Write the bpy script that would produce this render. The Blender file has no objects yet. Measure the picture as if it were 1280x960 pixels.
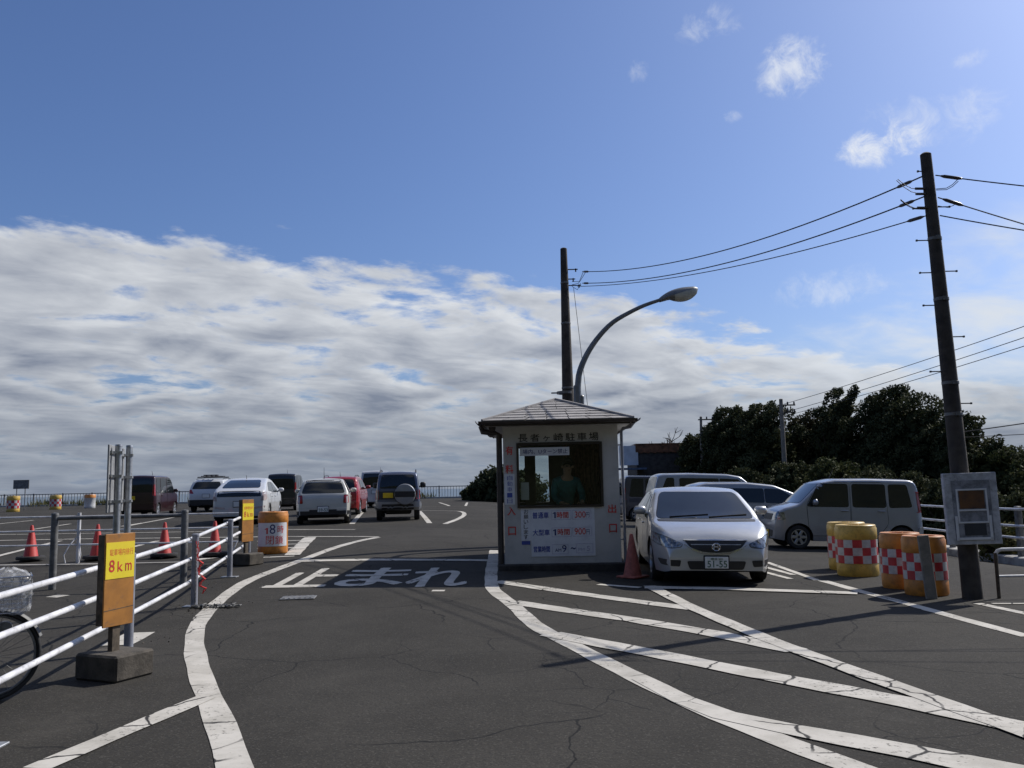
import bpy, bmesh, math, random
import numpy as np
from mathutils import Vector, Matrix
from mathutils.bvhtree import BVHTree

random.seed(7)
R = math.radians
SC = bpy.context.scene
COL = SC.collection

# ------------------------------------------------------------------ camera
F, PITCH, ROLL, EYE = 1080.0, R(6.81), R(1.15), 1.5
FW = Vector((0, math.cos(PITCH), math.sin(PITCH)))
U0 = Vector((0, -math.sin(PITCH), math.cos(PITCH)))
RT = Vector((1, 0, 0)) * math.cos(ROLL) - U0 * math.sin(ROLL)
UP = U0 * math.cos(ROLL) + Vector((1, 0, 0)) * math.sin(ROLL)
cd = bpy.data.cameras.new("camera")
cam = bpy.data.objects.new("camera", cd)
COL.objects.link(cam)
cd.sensor_width = 36.0
cd.lens = 36.0 * F / 1280.0
cd.clip_start = 0.05
cd.clip_end = 90000
M = Matrix((RT, UP, -FW)).transposed().to_4x4()
M.translation = (0, 0, EYE)
cam.matrix_world = M
SC.camera = cam

# ------------------------------------------------------------------ sun and sky
SUN_AZ, SUN_EL = R(56), R(42)          # azimuth from +Y towards +X
SUN_STRENGTH, SKY_STRENGTH = 5.0, 0.1
sd = bpy.data.lights.new("sun", 'SUN')
sd.energy = SUN_STRENGTH
sd.angle = R(0.53)
sd.color = (1.0, 0.95, 0.87)
so = bpy.data.objects.new("sun", sd)
COL.objects.link(so)
sv = Vector((math.sin(SUN_AZ) * math.cos(SUN_EL), math.cos(SUN_AZ) * math.cos(SUN_EL), math.sin(SUN_EL)))
so.rotation_euler = sv.to_track_quat('Z', 'Y').to_euler()
so.location = sv * 60

SC.view_settings.view_transform = 'Standard'
SC.view_settings.look = 'None'
SC.view_settings.exposure = 0.0
SC.view_settings.gamma = 1.0
SC.view_settings.use_curve_mapping = False
SC.cycles.use_denoising = True
SC.cycles.max_bounces = 6
SC.cycles.transparent_max_bounces = 10

def raydir(px, py):
    return FW + RT * ((px - 640) / F) + UP * ((480 - py) / F)

class NT:
    """tiny node-graph helper"""
    def __init__(self, tree):
        self.t = tree
        for n in list(tree.nodes):
            tree.nodes.remove(n)
    def n(self, typ, **kw):
        nd = self.t.nodes.new(typ)
        for k, v in kw.items():
            setattr(nd, k, v)
        return nd
    def l(self, a, b):
        self.t.links.new(a, b)
    def put(self, sock, v):
        if isinstance(v, bpy.types.NodeSocket):
            self.l(v, sock)
        else:
            sock.default_value = v
    def m(self, op, a, b=0.0, c=None, clamp=False):
        nd = self.n('ShaderNodeMath', operation=op, use_clamp=clamp)
        self.put(nd.inputs[0], a)
        self.put(nd.inputs[1], b)
        if c is not None:
            self.put(nd.inputs[2], c)
        return nd.outputs[0]
    def sm(self, v, lo, hi, a=0.0, b=1.0):
        nd = self.n('ShaderNodeMapRange', interpolation_type='SMOOTHSTEP')
        self.put(nd.inputs['Value'], v)
        for k, x in zip(('From Min', 'From Max', 'To Min', 'To Max'), (lo, hi, a, b)):
            nd.inputs[k].default_value = x
        return nd.outputs[0]
    def noise(self, vec, scale, detail=6, rough=.55, dist=0.0, dim='3D'):
        nd = self.n('ShaderNodeTexNoise', noise_dimensions=dim)
        if vec is not None:
            self.l(vec, nd.inputs['Vector'])
        nd.inputs['Scale'].default_value = scale
        nd.inputs['Detail'].default_value = detail
        nd.inputs['Roughness'].default_value = rough
        nd.inputs['Distortion'].default_value = dist
        return nd.outputs['Fac']
    def mix(self, f, a, b):
        nd = self.n('ShaderNodeMix', data_type='RGBA')
        self.put(nd.inputs[0], f)
        for s, v in ((nd.inputs[6], a), (nd.inputs[7], b)):
            self.put(s, v if isinstance(v, bpy.types.NodeSocket) else (*v[:3], 1))
        return nd.outputs[2]
    def comb(self, x, y, z=0.0):
        nd = self.n('ShaderNodeCombineXYZ')
        for s, v in zip(nd.inputs, (x, y, z)):
            self.put(s, v)
        return nd.outputs[0]

def build_world():
    w = bpy.data.worlds.new("World")
    SC.world = w
    w.use_nodes = True
    g = NT(w.node_tree)
    out = g.n('ShaderNodeOutputWorld')
    bg = g.n('ShaderNodeBackground')
    bg.inputs['Strength'].default_value = SKY_STRENGTH
    g.l(bg.outputs[0], out.inputs[0])
    sky = g.n('ShaderNodeTexSky', sky_type='NISHITA')
    sky.sun_disc = False
    sky.sun_elevation = SUN_EL
    sky.sun_rotation = SUN_AZ
    sky.air_density = 1.0
    sky.dust_density = 1.7
    sky.ozone_density = 3.5
    tc = g.n('ShaderNodeTexCoord')
    sep = g.n('ShaderNodeSeparateXYZ')
    g.l(tc.outputs['Generated'], sep.inputs[0])
    x, y, z = sep.outputs
    zz = g.m('ADD', g.m('MAXIMUM', z, 0.0), 0.16)
    px = g.m('DIVIDE', x, zz)
    py = g.m('DIVIDE', y, zz)
    p = g.comb(px, py)
    e = g.m('SUBTRACT', g.m('SUBTRACT', py, g.m('MULTIPLY', px, .48)), 2.29)   # beyond this line lies the cloud deck
    # stretched coordinate: the streaks run along the deck's edge
    q = g.comb(g.m('ADD', g.m('MULTIPLY', px, .80), g.m('MULTIPLY', py, .30)),
               g.m('SUBTRACT', g.m('MULTIPLY', py, 1.0), g.m('MULTIPLY', px, .55)))
    def shifted(vec, dx, dy):
        a = g.n('ShaderNodeVectorMath', operation='ADD')
        g.l(vec, a.inputs[0])
        a.inputs[1].default_value = (dx, dy, 0)
        return a.outputs[0]
    n1 = g.noise(q, 3.6, 10, .58, .35)
    n1s = g.noise(shifted(q, .02, -.075), 3.6, 5, .54, .35)     # the cloud between this point and the sun
    n2 = g.noise(p, 6.5, 8, .6, .2)
    n3 = g.noise(q, 1.35, 4, .5, .3)
    ramp = g.sm(e, -.28, .50, -.40, .20)
    d = g.m('ADD', g.m('ADD', g.m('MULTIPLY', g.m('SUBTRACT', n1, .5), .95), g.m('MULTIPLY', g.m('SUBTRACT', n2, .5), .48)), ramp)
    d = g.m('ADD', d, g.m('MULTIPLY', g.m('SUBTRACT', n3, .5), .55))
    mask = g.sm(d, -.05, .16)
    thick = g.m('ADD', g.m('MULTIPLY', d, .9), g.m('MULTIPLY', g.m('SUBTRACT', n1s, .5), 1.5))
    thick = g.m('ADD', thick, g.m('MULTIPLY', g.m('SUBTRACT', n3, .5), .7))
    # thin sunlit rim at the deck's edge, greyer under the thick of it
    base = g.m('ADD', g.sm(e, -.2, .7, .02, .42), g.sm(e, .5, 1.9, 0, .20))
    tone = g.m('ADD', g.m('MULTIPLY', g.m('SUBTRACT', n1s, .5), 1.5), g.m('MULTIPLY', g.m('SUBTRACT', n3, .5), 1.1))
    tone = g.m('ADD', tone, g.m('MULTIPLY', g.m('SUBTRACT', n1, .5), .80))
    shade = g.m('ADD', base, tone, clamp=True)
    k = 1.0 / SKY_STRENGTH
    bright = (.77 * k, .79 * k, .81 * k)
    grey = (.215 * k, .245 * k, .315 * k)
    ccol = g.mix(shade, bright, grey)
    low = g.sm(z, .012, .13)
    lowc = g.mix(shade, (.38 * k, .42 * k, .48 * k), (.215 * k, .25 * k, .32 * k))
    ccol = g.mix(low, lowc, ccol)
    tint = g.n('ShaderNodeMix', data_type='RGBA', blend_type='MULTIPLY')
    tint.inputs[0].default_value = 1.0
    g.l(sky.outputs[0], tint.inputs[6])
    tint.inputs[7].default_value = (.74, .86, 1.12, 1)
    skyc = g.mix(g.sm(z, .0, .16), (.24 * k, .29 * k, .38 * k), tint.outputs[2])
    col = g.mix(g.m('MULTIPLY', mask, .93), skyc, ccol)
    # broken cloud overhead, above the frame: what the bonnets and windscreens mirror
    r_ = g.m('SQRT', g.m('ADD', g.m('MULTIPLY', px, px), g.m('MULTIPLY', py, py)))
    over = g.m('MULTIPLY', g.sm(g.noise(p, 2.6, 8, .58, .3), .47, .60), g.sm(r_, .75, 1.12, 1, 0))
    col = g.mix(g.m('MULTIPLY', over, .8), col, (.62 * k, .64 * k, .67 * k))
    # small clouds of their own, at their own directions
    v = tc.outputs['Generated']
    nf = g.noise(v, 34, 8, .66, .5)
    for (cx, cy, rx, ry, amt) in ((1105, 180, 52, 26, 1.0), (990, 84, 48, 34, .75), (885, 30, 50, 20, .45), (1160, 150, 80, 34, .40),
                                  (1040, 360, 70, 26, .40), (1240, 395, 150, 85, .95), (1330, 330, 150, 100, .85), (800, 90, 14, 16, .35),
                                  (914, 147, 14, 9, .55), (1208, 75, 26, 10, .35), (1150, 450, 230, 80, .95), (1000, 520, 200, 30, .5)):
        c = raydir(cx, cy).normalized()
        a = g.n('ShaderNodeVectorMath', operation='SUBTRACT')
        g.l(v, a.inputs[0])
        a.inputs[1].default_value = c
        def dot(vec, s):
            b = g.n('ShaderNodeVectorMath', operation='DOT_PRODUCT')
            g.l(a.outputs[0], b.inputs[0])
            b.inputs[1].default_value = vec * s
            return b.outputs['Value']
        hx = Vector((c.y, -c.x, 0)).normalized()
        hy = hx.cross(c).normalized()
        dx, dy = dot(hx, F / rx), dot(hy, F / ry)
        r2 = g.m('ADD', g.m('MULTIPLY', dx, dx), g.m('MULTIPLY', dy, dy))
        f = g.m('ADD', g.m('SUBTRACT', .55, g.m('MULTIPLY', r2, .55)), g.m('MULTIPLY', g.m('SUBTRACT', nf if rx < 100 else n1, .5), 2.7 if rx < 100 else 1.6))
        f = g.m('MULTIPLY', g.m('MULTIPLY', g.sm(f, .05, 1.15), g.sm(r2, .25, 1.9, 1, 0)), amt)
        col = g.mix(f, col, (.84 * k, .87 * k, .91 * k) if rx < 100 else (.70 * k, .75 * k, .82 * k))
    g.l(col, bg.inputs['Color'])
build_world()

# ------------------------------------------------------------------ ground shape
def ss(a, b, x):
    t = min(1, max(0, (x - a) / (b - a)))
    return t * t * (3 - 2 * t)

def gz(x, y):
    """height of the lot: it climbs a little past the booth and falls away on the right"""
    t = math.log1p(math.exp(min(40, (y - 11) / 1.2))) * 1.2
    h = .66 * (1 - math.exp(-t / 14)) * (1 - ss(-4, 6, x))
    h -= ss(4, 9, x) * ss(12, 20, y) * .12 + .20 * ss(8.5, 10.5, x)
    h -= 1.6 * ss(11.2, 15, x) * (1 - .8 * ss(27, 40, y))
    h -= 26 * ss(84, 104, y) + 26 * ss(46, 60, x) + 26 * ss(-90, -110, x) + 10 * ss(-25, -40, y)
    return h

def at(px, py, Y):
    """point seen at pixel (px, py) at distance Y in front of the camera"""
    d = raydir(px, py)
    return Vector((0, 0, EYE)) + d * (Y / d.y)

def G(px, py):
    """point of the ground seen at pixel (px, py)"""
    d = raydir(px, py)
    f = lambda Y: EYE + d.z * Y / d.y - gz(d.x * Y / d.y, Y)
    lo, hi = 2.0, 2.0
    while hi < 83 and f(hi) > 0:
        lo, hi = hi, hi + .5
    for _ in range(30):
        m_ = (lo + hi) / 2
        lo, hi = (m_, hi) if f(m_) > 0 else (lo, m_)
    p = d * (hi / d.y)
    return Vector((p.x, p.y, gz(p.x, p.y)))

# ------------------------------------------------------------------ objects
def tag(o, label=None, cat=None, group=None, kind=None):
    for k, v in (('label', label), ('category', cat), ('group', group), ('kind', kind)):
        if v:
            o[k] = v
    return o

def thing(name, label, cat, loc=(0, 0, 0), rz=0.0, group=None):
    o = bpy.data.objects.new(name, None)
    o.empty_display_size = .2
    COL.objects.link(o)
    o.location = loc
    o.rotation_euler = (0, 0, rz)
    return tag(o, label, cat, group)

class MB:
    """collects faces, then links them as ONE mesh object"""
    def __init__(self):
        self.v, self.f, self.mi = [], [], []
    def face(self, pts, mi=0):
        b = len(self.v)
        self.v += [tuple(p) for p in pts]
        self.f.append(tuple(range(b, b + len(pts))))
        self.mi.append(mi)
    def grid(self, rows, mi=0, closed=False):
        b = len(self.v)
        n = len(rows[0])
        for r in rows:
            self.v += [tuple(p) for p in r]
        for i in range(len(rows) - 1):
            for j in range(n if closed else n - 1):
                k = (j + 1) % n
                self.f.append((b + i * n + j, b + i * n + k, b + (i + 1) * n + k, b + (i + 1) * n + j))
                self.mi.append(mi(i, j) if callable(mi) else mi)
    def box(self, c, s, rz=0.0, mi=0, bev=0.0, rot=None):
        x, y, z = s[0] / 2, s[1] / 2, s[2] / 2
        b = min(bev, x * .9, y * .9, z * .9)
        m = rot if rot is not None else Matrix.Rotation(rz, 3, 'Z')
        c = Vector(c)
        T = lambda p: tuple(c + m @ Vector(p))
        if b <= 0:
            P = [T((i * x, j * y, k * z)) for k in (-1, 1) for j in (-1, 1) for i in (-1, 1)]
            o = len(self.v)
            self.v += P
            for q in ((0, 2, 3, 1), (4, 5, 7, 6), (0, 1, 5, 4), (2, 6, 7, 3), (0, 4, 6, 2), (1, 3, 7, 5)):
                self.f.append(tuple(o + i for i in q))
                self.mi.append(mi)
            return
        o = len(self.v)
        idx = {}
        for i in (-1, 1):
            for j in (-1, 1):
                for k in (-1, 1):
                    for a in range(3):
                        q = [i * (x - b), j * (y - b), k * (z - b)]
                        q[a] = (i * x, j * y, k * z)[a]
                        idx[i, j, k, a] = len(self.v)
                        self.v.append(T(q))
        def add(l):
            self.f.append(tuple(l))
            self.mi.append(mi)
        for s_ in (-1, 1):
            add([idx[s_, a, b_, 0] for a, b_ in ((-1, -1), (1, -1), (1, 1), (-1, 1))][::s_])
            add([idx[a, s_, b_, 1] for a, b_ in ((-1, -1), (-1, 1), (1, 1), (1, -1))][::s_])
            add([idx[a, b_, s_, 2] for a, b_ in ((-1, -1), (1, -1), (1, 1), (-1, 1))][::s_])
        for a in (-1, 1):
            for b_ in (-1, 1):
                add([idx[-1, a, b_, 1], idx[1, a, b_, 1], idx[1, a, b_, 2], idx[-1, a, b_, 2]])
                add([idx[a, -1, b_, 0], idx[a, 1, b_, 0], idx[a, 1, b_, 2], idx[a, -1, b_, 2]])
                add([idx[a, b_, -1, 0], idx[a, b_, 1, 0], idx[a, b_, 1, 1], idx[a, b_, -1, 1]])
                for k in (-1, 1):
                    add([idx[a, b_, k, 0], idx[a, b_, k, 1], idx[a, b_, k, 2]])
    def tube(self, pts, r, n=10, mi=0, caps=True):
        pts = [Vector(p) for p in pts]
        rs = r if isinstance(r, (list, tuple)) else [r] * len(pts)
        rows = []
        ref = None
        for i, p in enumerate(pts):
            t = (pts[min(i + 1, len(pts) - 1)] - pts[max(i - 1, 0)])
            t = t.normalized() if t.length > 1e-9 else Vector((0, 0, 1))
            if ref is None:
                ref = Vector((1, 0, 0)) if abs(t.x) < .8 else Vector((0, 1, 0))
            a = (ref - t * ref.dot(t)).normalized()
            ref = a
            b = t.cross(a)
            rows.append([p + (a * math.cos(2 * math.pi * k / n) + b * math.sin(2 * math.pi * k / n)) * rs[i] for k in range(n)])
        self.grid(rows, mi, True)
        if caps:
            self.face(rows[0][::-1], mi)
            self.face(rows[-1], mi)
    def lathe(self, prof, n=24, mi=0, axis='Z', c=(0, 0, 0), close=False):
        c = Vector(c)
        rows = []
        for (r, h) in prof:
            row = []
            for k in range(n):
                a = 2 * math.pi * k / n
                x, y = r * math.cos(a), r * math.sin(a)
                row.append(c + (Vector((x, y, h)) if axis == 'Z' else Vector((x, h, y))))
            rows.append(row)
        self.grid(rows, mi, True)
    def build(self, name, mats, parent=None, smooth=None, loc=None, rz=0.0, fix=True):
        me = bpy.data.meshes.new(name)
        me.from_pydata(self.v, [], self.f)
        mats = mats if isinstance(mats, (list, tuple)) else [mats]
        for m in mats:
            me.materials.append(m)
        me.polygons.foreach_set('material_index', self.mi)
        if fix:
            bm = bmesh.new()
            bm.from_mesh(me)
            bmesh.ops.remove_doubles(bm, verts=bm.verts, dist=1e-5)
            bmesh.ops.recalc_face_normals(bm, faces=bm.faces)
            bm.to_mesh(me)
            bm.free()
        if smooth:
            me.polygons.foreach_set('use_smooth', [True] * len(me.polygons))
            if smooth < 170:
                me.set_sharp_from_angle(angle=R(smooth))
        o = bpy.data.objects.new(name, me)
        COL.objects.link(o)
        if parent is not None:
            o.parent = parent
        if loc is not None:
            o.location = loc
        o.rotation_euler = (0, 0, rz)
        return o

def solo(mb, name, mats, label, cat, group=None, **kw):
    return tag(mb.build(name, mats, **kw), label, cat, group)

def kids(o):
    return [c for c in bpy.data.objects if c.parent == o]

def copy_tree(o, parent=None):
    c = o.copy()
    COL.objects.link(c)
    if parent is not None:
        c.parent = parent
    for ch in kids(o):
        copy_tree(ch, c)
    return c

# ------------------------------------------------------------------ materials
def rgb(*c):
    return (*c, 1)

def mat(name, col, rough=.5, metal=0.0, var=.12, vscale=6.0, bump=0.0, bscale=60.0, coat=0.0, spec=.5, col2=None, dirt=0.0):
    m = bpy.data.materials.new(name)
    m.use_nodes = True
    g = NT(m.node_tree)
    out = g.n('ShaderNodeOutputMaterial')
    b = g.n('ShaderNodeBsdfPrincipled')
    g.l(b.outputs[0], out.inputs[0])
    tc = g.n('ShaderNodeTexCoord')
    v = tc.outputs['Object']
    c2 = col2 or tuple(c * (1 - var * 1.6) for c in col)
    n = g.noise(v, vscale, 7, .6)
    c = g.mix(g.sm(n, .36, .68), tuple(min(1, x * (1 + var * .35)) for x in col), c2)
    if dirt:
        dn = g.noise(v, vscale * 2.7, 8, .7, .5)
        c = g.mix(g.m('MULTIPLY', g.sm(dn, .52, .72), dirt), c, (.07, .06, .05))
    g.l(c, b.inputs['Base Color'])
    b.inputs['Metallic'].default_value = metal
    g.l(g.m('ADD', rough - .06, g.m('MULTIPLY', g.noise(v, vscale * 1.9, 5), .12)), b.inputs['Roughness'])
    b.inputs['Specular IOR Level'].default_value = spec
    if coat:
        b.inputs['Coat Weight'].default_value = coat
        b.inputs['Coat Roughness'].default_value = .04
    if bump:
        bp = g.n('ShaderNodeBump')
        bp.inputs['Strength'].default_value = bump
        bp.inputs['Distance'].default_value = .01
        g.l(g.noise(v, bscale, 5), bp.inputs['Height'])
        g.l(bp.outputs[0], b.inputs['Normal'])
    return m

def crack_field(g, pos, scale, width):
    """thin wandering cracks: cell borders of a warped Voronoi"""
    w = g.n('ShaderNodeTexNoise')
    w.inputs['Scale'].default_value = scale * 2.2
    w.inputs['Detail'].default_value = 4
    g.l(pos, w.inputs['Vector'])
    mx = g.n('ShaderNodeVectorMath', operation='MULTIPLY_ADD')
    g.l(w.outputs['Color'], mx.inputs[0])
    mx.inputs[1].default_value = (.9 / scale * .35,) * 3
    g.l(pos, mx.inputs[2])
    vo = g.n('ShaderNodeTexVoronoi', feature='DISTANCE_TO_EDGE', voronoi_dimensions='2D')
    vo.inputs['Scale'].default_value = scale
    g.l(mx.outputs[0], vo.inputs['Vector'])
    return g.sm(vo.outputs['Distance'], width * .35, width, 1, 0)

def asphalt_color(g, pos):
    big = g.noise(pos, .30, 7, .68, .4)
    mid = g.noise(pos, 1.7, 6, .65)
    c = g.mix(g.sm(big, .35, .65), (.0335, .0312, .0278), (.0510, .0475, .0420))
    c = g.mix(g.m('MULTIPLY', g.sm(mid, .45, .75), .5), c, (.028, .0265, .024))
    vo = g.n('ShaderNodeTexVoronoi', feature='F1')
    vo.inputs['Scale'].default_value = 95
    g.l(pos, vo.inputs['Vector'])
    sepc = g.n('ShaderNodeSeparateColor')
    g.l(vo.outputs['Color'], sepc.inputs[0])
    c = g.mix(g.m('MULTIPLY', g.sm(sepc.outputs[0], .80, .97), .75), c, (.072, .068, .061))
    c = g.mix(g.m('MULTIPLY', g.sm(sepc.outputs[1], .6, .9), .55), c, (.025, .025, .025))
    # dusty pale stains and oil spots
    st = g.noise(pos, .55, 8, .7, .6)
    c = g.mix(g.m('MULTIPLY', g.sm(st, .56, .74), .5), c, (.072, .067, .059))
    oil = g.noise(pos, .9, 4, .5, .2)
    c = g.mix(g.m('MULTIPLY', g.sm(oil, .66, .74), .5), c, (.026, .025, .025))
    cr = crack_field(g, pos, .50, .0065)
    c = g.mix(g.m('MULTIPLY', cr, g.sm(g.noise(pos, .33, 3), .42, .52)), c, (.016, .016, .016))
    cr2 = crack_field(g, pos, 1.3, .013)
    c = g.mix(g.m('MULTIPLY', cr2, g.sm(g.noise(pos, .21, 2), .50, .60)), c, (.018, .018, .018))
    return c, sepc.outputs[0], mid

def asphalt_mat():
    m = bpy.data.materials.new('asphalt')
    m.use_nodes = True
    g = NT(m.node_tree)
    out = g.n('ShaderNodeOutputMaterial')
    b = g.n('ShaderNodeBsdfPrincipled')
    g.l(b.outputs[0], out.inputs[0])
    geo = g.n('ShaderNodeNewGeometry')
    pos = geo.outputs['Position']
    c, sp, mid = asphalt_color(g, pos)
    sep = g.n('ShaderNodeSeparateXYZ')
    g.l(pos, sep.inputs[0])
    # the verge beyond the railing and the cliff are soil and scrub, not asphalt
    soil = g.mix(g.noise(pos, .8, 6), (.035, .042, .018), (.075, .06, .035))
    off = g.m('MAXIMUM', g.sm(sep.outputs[0], 10.9, 11.3), g.sm(sep.outputs[1], 80.5, 81.5))
    c = g.mix(off, c, soil)
    g.l(c, b.inputs['Base Color'])
    b.inputs['Roughness'].default_value = .92
    b.inputs['Specular IOR Level'].default_value = .10
    bp = g.n('ShaderNodeBump')
    bp.inputs['Strength'].default_value = .45
    bp.inputs['Distance'].default_value = .008
    g.l(g.m('ADD', sp, g.m('MULTIPLY', g.noise(pos, 35, 4), 1.2)), bp.inputs['Height'])
    g.l(bp.outputs[0], b.inputs['Normal'])
    return m

def paint_mat():
    """worn white road paint with cracks and scuffed edges"""
    m = bpy.data.materials.new('road_paint')
    m.use_nodes = True
    g = NT(m.node_tree)
    out = g.n('ShaderNodeOutputMaterial')
    b = g.n('ShaderNodeBsdfPrincipled')
    g.l(b.outputs[0], out.inputs[0])
    geo = g.n('ShaderNodeNewGeometry')
    pos = geo.outputs['Position']
    ac, sp, mid = asphalt_color(g, pos)
    w = g.mix(g.sm(g.noise(pos, 2.6, 7, .65), .35, .7), (.50, .475, .43), (.37, .35, .31))
    w = g.mix(g.m('MULTIPLY', g.sm(g.noise(pos, 9, 7, .7), .55, .75), .35), w, (.28, .26, .23))
    w = g.mix(g.m('MULTIPLY', g.sm(g.noise(pos, .8, 6, .7, .4), .5, .75), .45), w, (.22, .205, .18))
    worn = g.m('ADD', g.m('MULTIPLY', g.noise(pos, 26, 7, .72), .75), g.m('MULTIPLY', g.noise(pos, 1.1, 4), .4))
    c = g.mix(g.sm(worn, .63, .74), w, ac)
    cr = crack_field(g, pos, 1.7, .030)
    c = g.mix(g.m('MULTIPLY', cr, g.sm(g.noise(pos, .6, 3), .46, .52)), c, (.035, .034, .033))
    cr = crack_field(g, pos, 5.5, .030)
    c = g.mix(g.m('MULTIPLY', cr, g.sm(g.noise(pos, .9, 3), .58, .64)), c, (.06, .058, .055))
    g.l(c, b.inputs['Base Color'])
    b.inputs['Roughness'].default_value = .8
    b.inputs['Specular IOR Level'].default_value = .15
    return m

def leaf_mat(name, a, b_, scale=1.4):
    m = bpy.data.materials.new(name)
    m.use_nodes = True
    g = NT(m.node_tree)
    out = g.n('ShaderNodeOutputMaterial')
    b = g.n('ShaderNodeBsdfPrincipled')
    geo = g.n('ShaderNodeNewGeometry')
    n = g.noise(geo.outputs['Position'], scale, 4)
    n2 = g.noise(geo.outputs['Position'], 17, 3)
    c = g.mix(g.sm(g.m('ADD', g.m('MULTIPLY', n, .6), g.m('MULTIPLY', n2, .4)), .38, .62), a, b_)
    g.l(c, b.inputs['Base Color'])
    b.inputs['Roughness'].default_value = .75
    b.inputs['Specular IOR Level'].default_value = .10
    tr = g.n('ShaderNodeBsdfTranslucent')
    g.l(c, tr.inputs[0])
    mx = g.n('ShaderNodeMixShader')
    mx.inputs[0].default_value = .18
    g.l(b.outputs[0], mx.inputs[1])
    g.l(tr.outputs[0], mx.inputs[2])
    g.l(mx.outputs[0], out.inputs[0])
    return m

def pane_mat(name, tint, gloss):
    m = bpy.data.materials.new(name)
    m.use_nodes = True
    g = NT(m.node_tree)
    out = g.n('ShaderNodeOutputMaterial')
    t = g.n('ShaderNodeBsdfTransparent')
    t.inputs[0].default_value = (*tint, 1)
    gl = g.n('ShaderNodeBsdfGlossy')
    gl.inputs['Roughness'].default_value = .02
    fr = g.n('ShaderNodeFresnel')
    fr.inputs[0].default_value = gloss
    mx = g.n('ShaderNodeMixShader')
    g.l(fr.outputs[0], mx.inputs[0])
    g.l(t.outputs[0], mx.inputs[1])
    g.l(gl.outputs[0], mx.inputs[2])
    g.l(mx.outputs[0], out.inputs[0])
    return m

ASPHALT = asphalt_mat()
PAINT = paint_mat()
m_white_pipe = mat('white_painted_pipe', (.66, .66, .68), .40, var=.16, vscale=5, dirt=.55)
m_post_grey = mat('grey_blue_painted_steel', (.22, .23, .27), .5, var=.15, vscale=7, dirt=.3)
m_galv = mat('galvanised_steel', (.42, .43, .44), .42, metal=.7, var=.2, vscale=14)
m_dgalv = mat('dull_galvanised_steel', (.17, .17, .17), .6, metal=.3, var=.25, vscale=10, dirt=.3)
m_concrete = mat('dark_weathered_concrete', (.072, .062, .050), .9, var=.3, vscale=7, bump=.5, bscale=45, dirt=.5)
m_kerb = mat('kerb_concrete', (.36, .35, .33), .88, var=.2, vscale=4, bump=.4, bscale=40, dirt=.4)
m_orange_board = mat('orange_painted_plywood', (.36, .15, .022), .62, var=.16, vscale=5, dirt=.45)
m_board_edge = mat('weathered_plywood_edge', (.09, .07, .05), .85, var=.3, vscale=18)
m_yellow = mat('yellow_sign_sheet', (.76, .60, .03), .45, var=.05, vscale=5)
m_yellow_dim = mat('yellow_drum_plastic', (.55, .36, .07), .42, var=.16, vscale=7, dirt=.55)
m_orange_drum = mat('orange_drum_plastic', (.56, .215, .035), .42, var=.18, vscale=7, dirt=.55)
m_red = mat('red_lettering', (.62, .035, .03), .5, var=.2, vscale=10)
m_navy = mat('navy_lettering', (.035, .045, .16), .5, var=.15, vscale=10)
m_blue = mat('blue_lettering', (.05, .08, .33), .5, var=.15, vscale=10)
m_black_ink = mat('black_lettering', (.03, .028, .027), .6, var=.2, vscale=10)
m_pink = mat('faded_red_lettering', (.50, .22, .24), .6, var=.2, vscale=10)
m_lilac = mat('faded_violet_lettering', (.45, .42, .55), .6, var=.2, vscale=10)
m_white_sheet = mat('white_sign_sheet', (.64, .65, .68), .5, var=.06, vscale=4, dirt=.08)
m_check_red = mat('red_reflective_sheet', (.45, .025, .035), .35, var=.15, vscale=9, dirt=.25)
m_check_white = mat('white_reflective_sheet', (.48, .48, .47), .35, var=.12, vscale=9, dirt=.35)
m_cone = mat('red_cone_plastic', (.46, .038, .030), .5, var=.12, vscale=8, dirt=.2)
m_cone_old = mat('faded_cone_plastic', (.36, .10, .075), .65, var=.2, vscale=14, dirt=.55)
m_rubber = mat('black_rubber', (.02, .02, .021), .8, var=.2, vscale=12)
m_booth = mat('cream_painted_wall', (.47, .455, .425), .75, var=.10, vscale=2.2, dirt=.16)
m_booth_in = mat('brown_interior_panel', (.12, .092, .072), .8, var=.2, vscale=4)
m_curtain = mat('brown_curtain', (.16, .085, .06), .9, var=.3, vscale=20)
m_gutter = mat('brown_gutter', (.045, .036, .032), .5, var=.15, vscale=8)
m_frame = mat('dark_bronze_frame', (.035, .028, .022), .4, metal=.3, var=.1)
m_shingle = mat('grey_roof_shingle', (.31, .295, .285), .88, var=.22, vscale=3.0, bump=.5, bscale=120, col2=(.24, .228, .22))
m_pole = mat('dark_wood_pole', (.052, .044, .038), .85, var=.3, vscale=6, bump=.3, bscale=50)
m_pole_grey = mat('weathered_concrete_pole', (.22, .20, .175), .85, var=.2, vscale=6, bump=.3, bscale=50, dirt=.3)
m_lamp_arm = mat('lamp_grey_paint', (.16, .17, .18), .45, metal=.3, var=.15, vscale=6)
m_lamp_lens = mat('frosted_lamp_lens', (.40, .41, .38), .3, var=.1)
m_wire = mat('black_cable', (.02, .02, .022), .6)
m_insul = mat('dark_porcelain', (.05, .04, .04), .3)
m_box_wood = mat('peeling_white_board', (.44, .45, .48), .8, var=.2, vscale=9, dirt=.6)
m_brown_pic = mat('faded_brown_print', (.13, .055, .02), .5, col2=(.05, .025, .02), vscale=5)
m_dark_hole = mat('dark_recess', (.03, .035, .045), .6)
m_leaf_dark = leaf_mat('dark_evergreen_leaf', (.032, .040, .019), (.070, .076, .036))
m_leaf_mid = leaf_mat('mid_green_leaf', (.040, .050, .020), (.078, .086, .036))
m_leaf_brown = leaf_mat('brownish_leaf', (.040, .040, .020), (.070, .066, .036))
m_grass = leaf_mat('dry_verge_grass', (.07, .085, .03), (.16, .14, .06))
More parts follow.
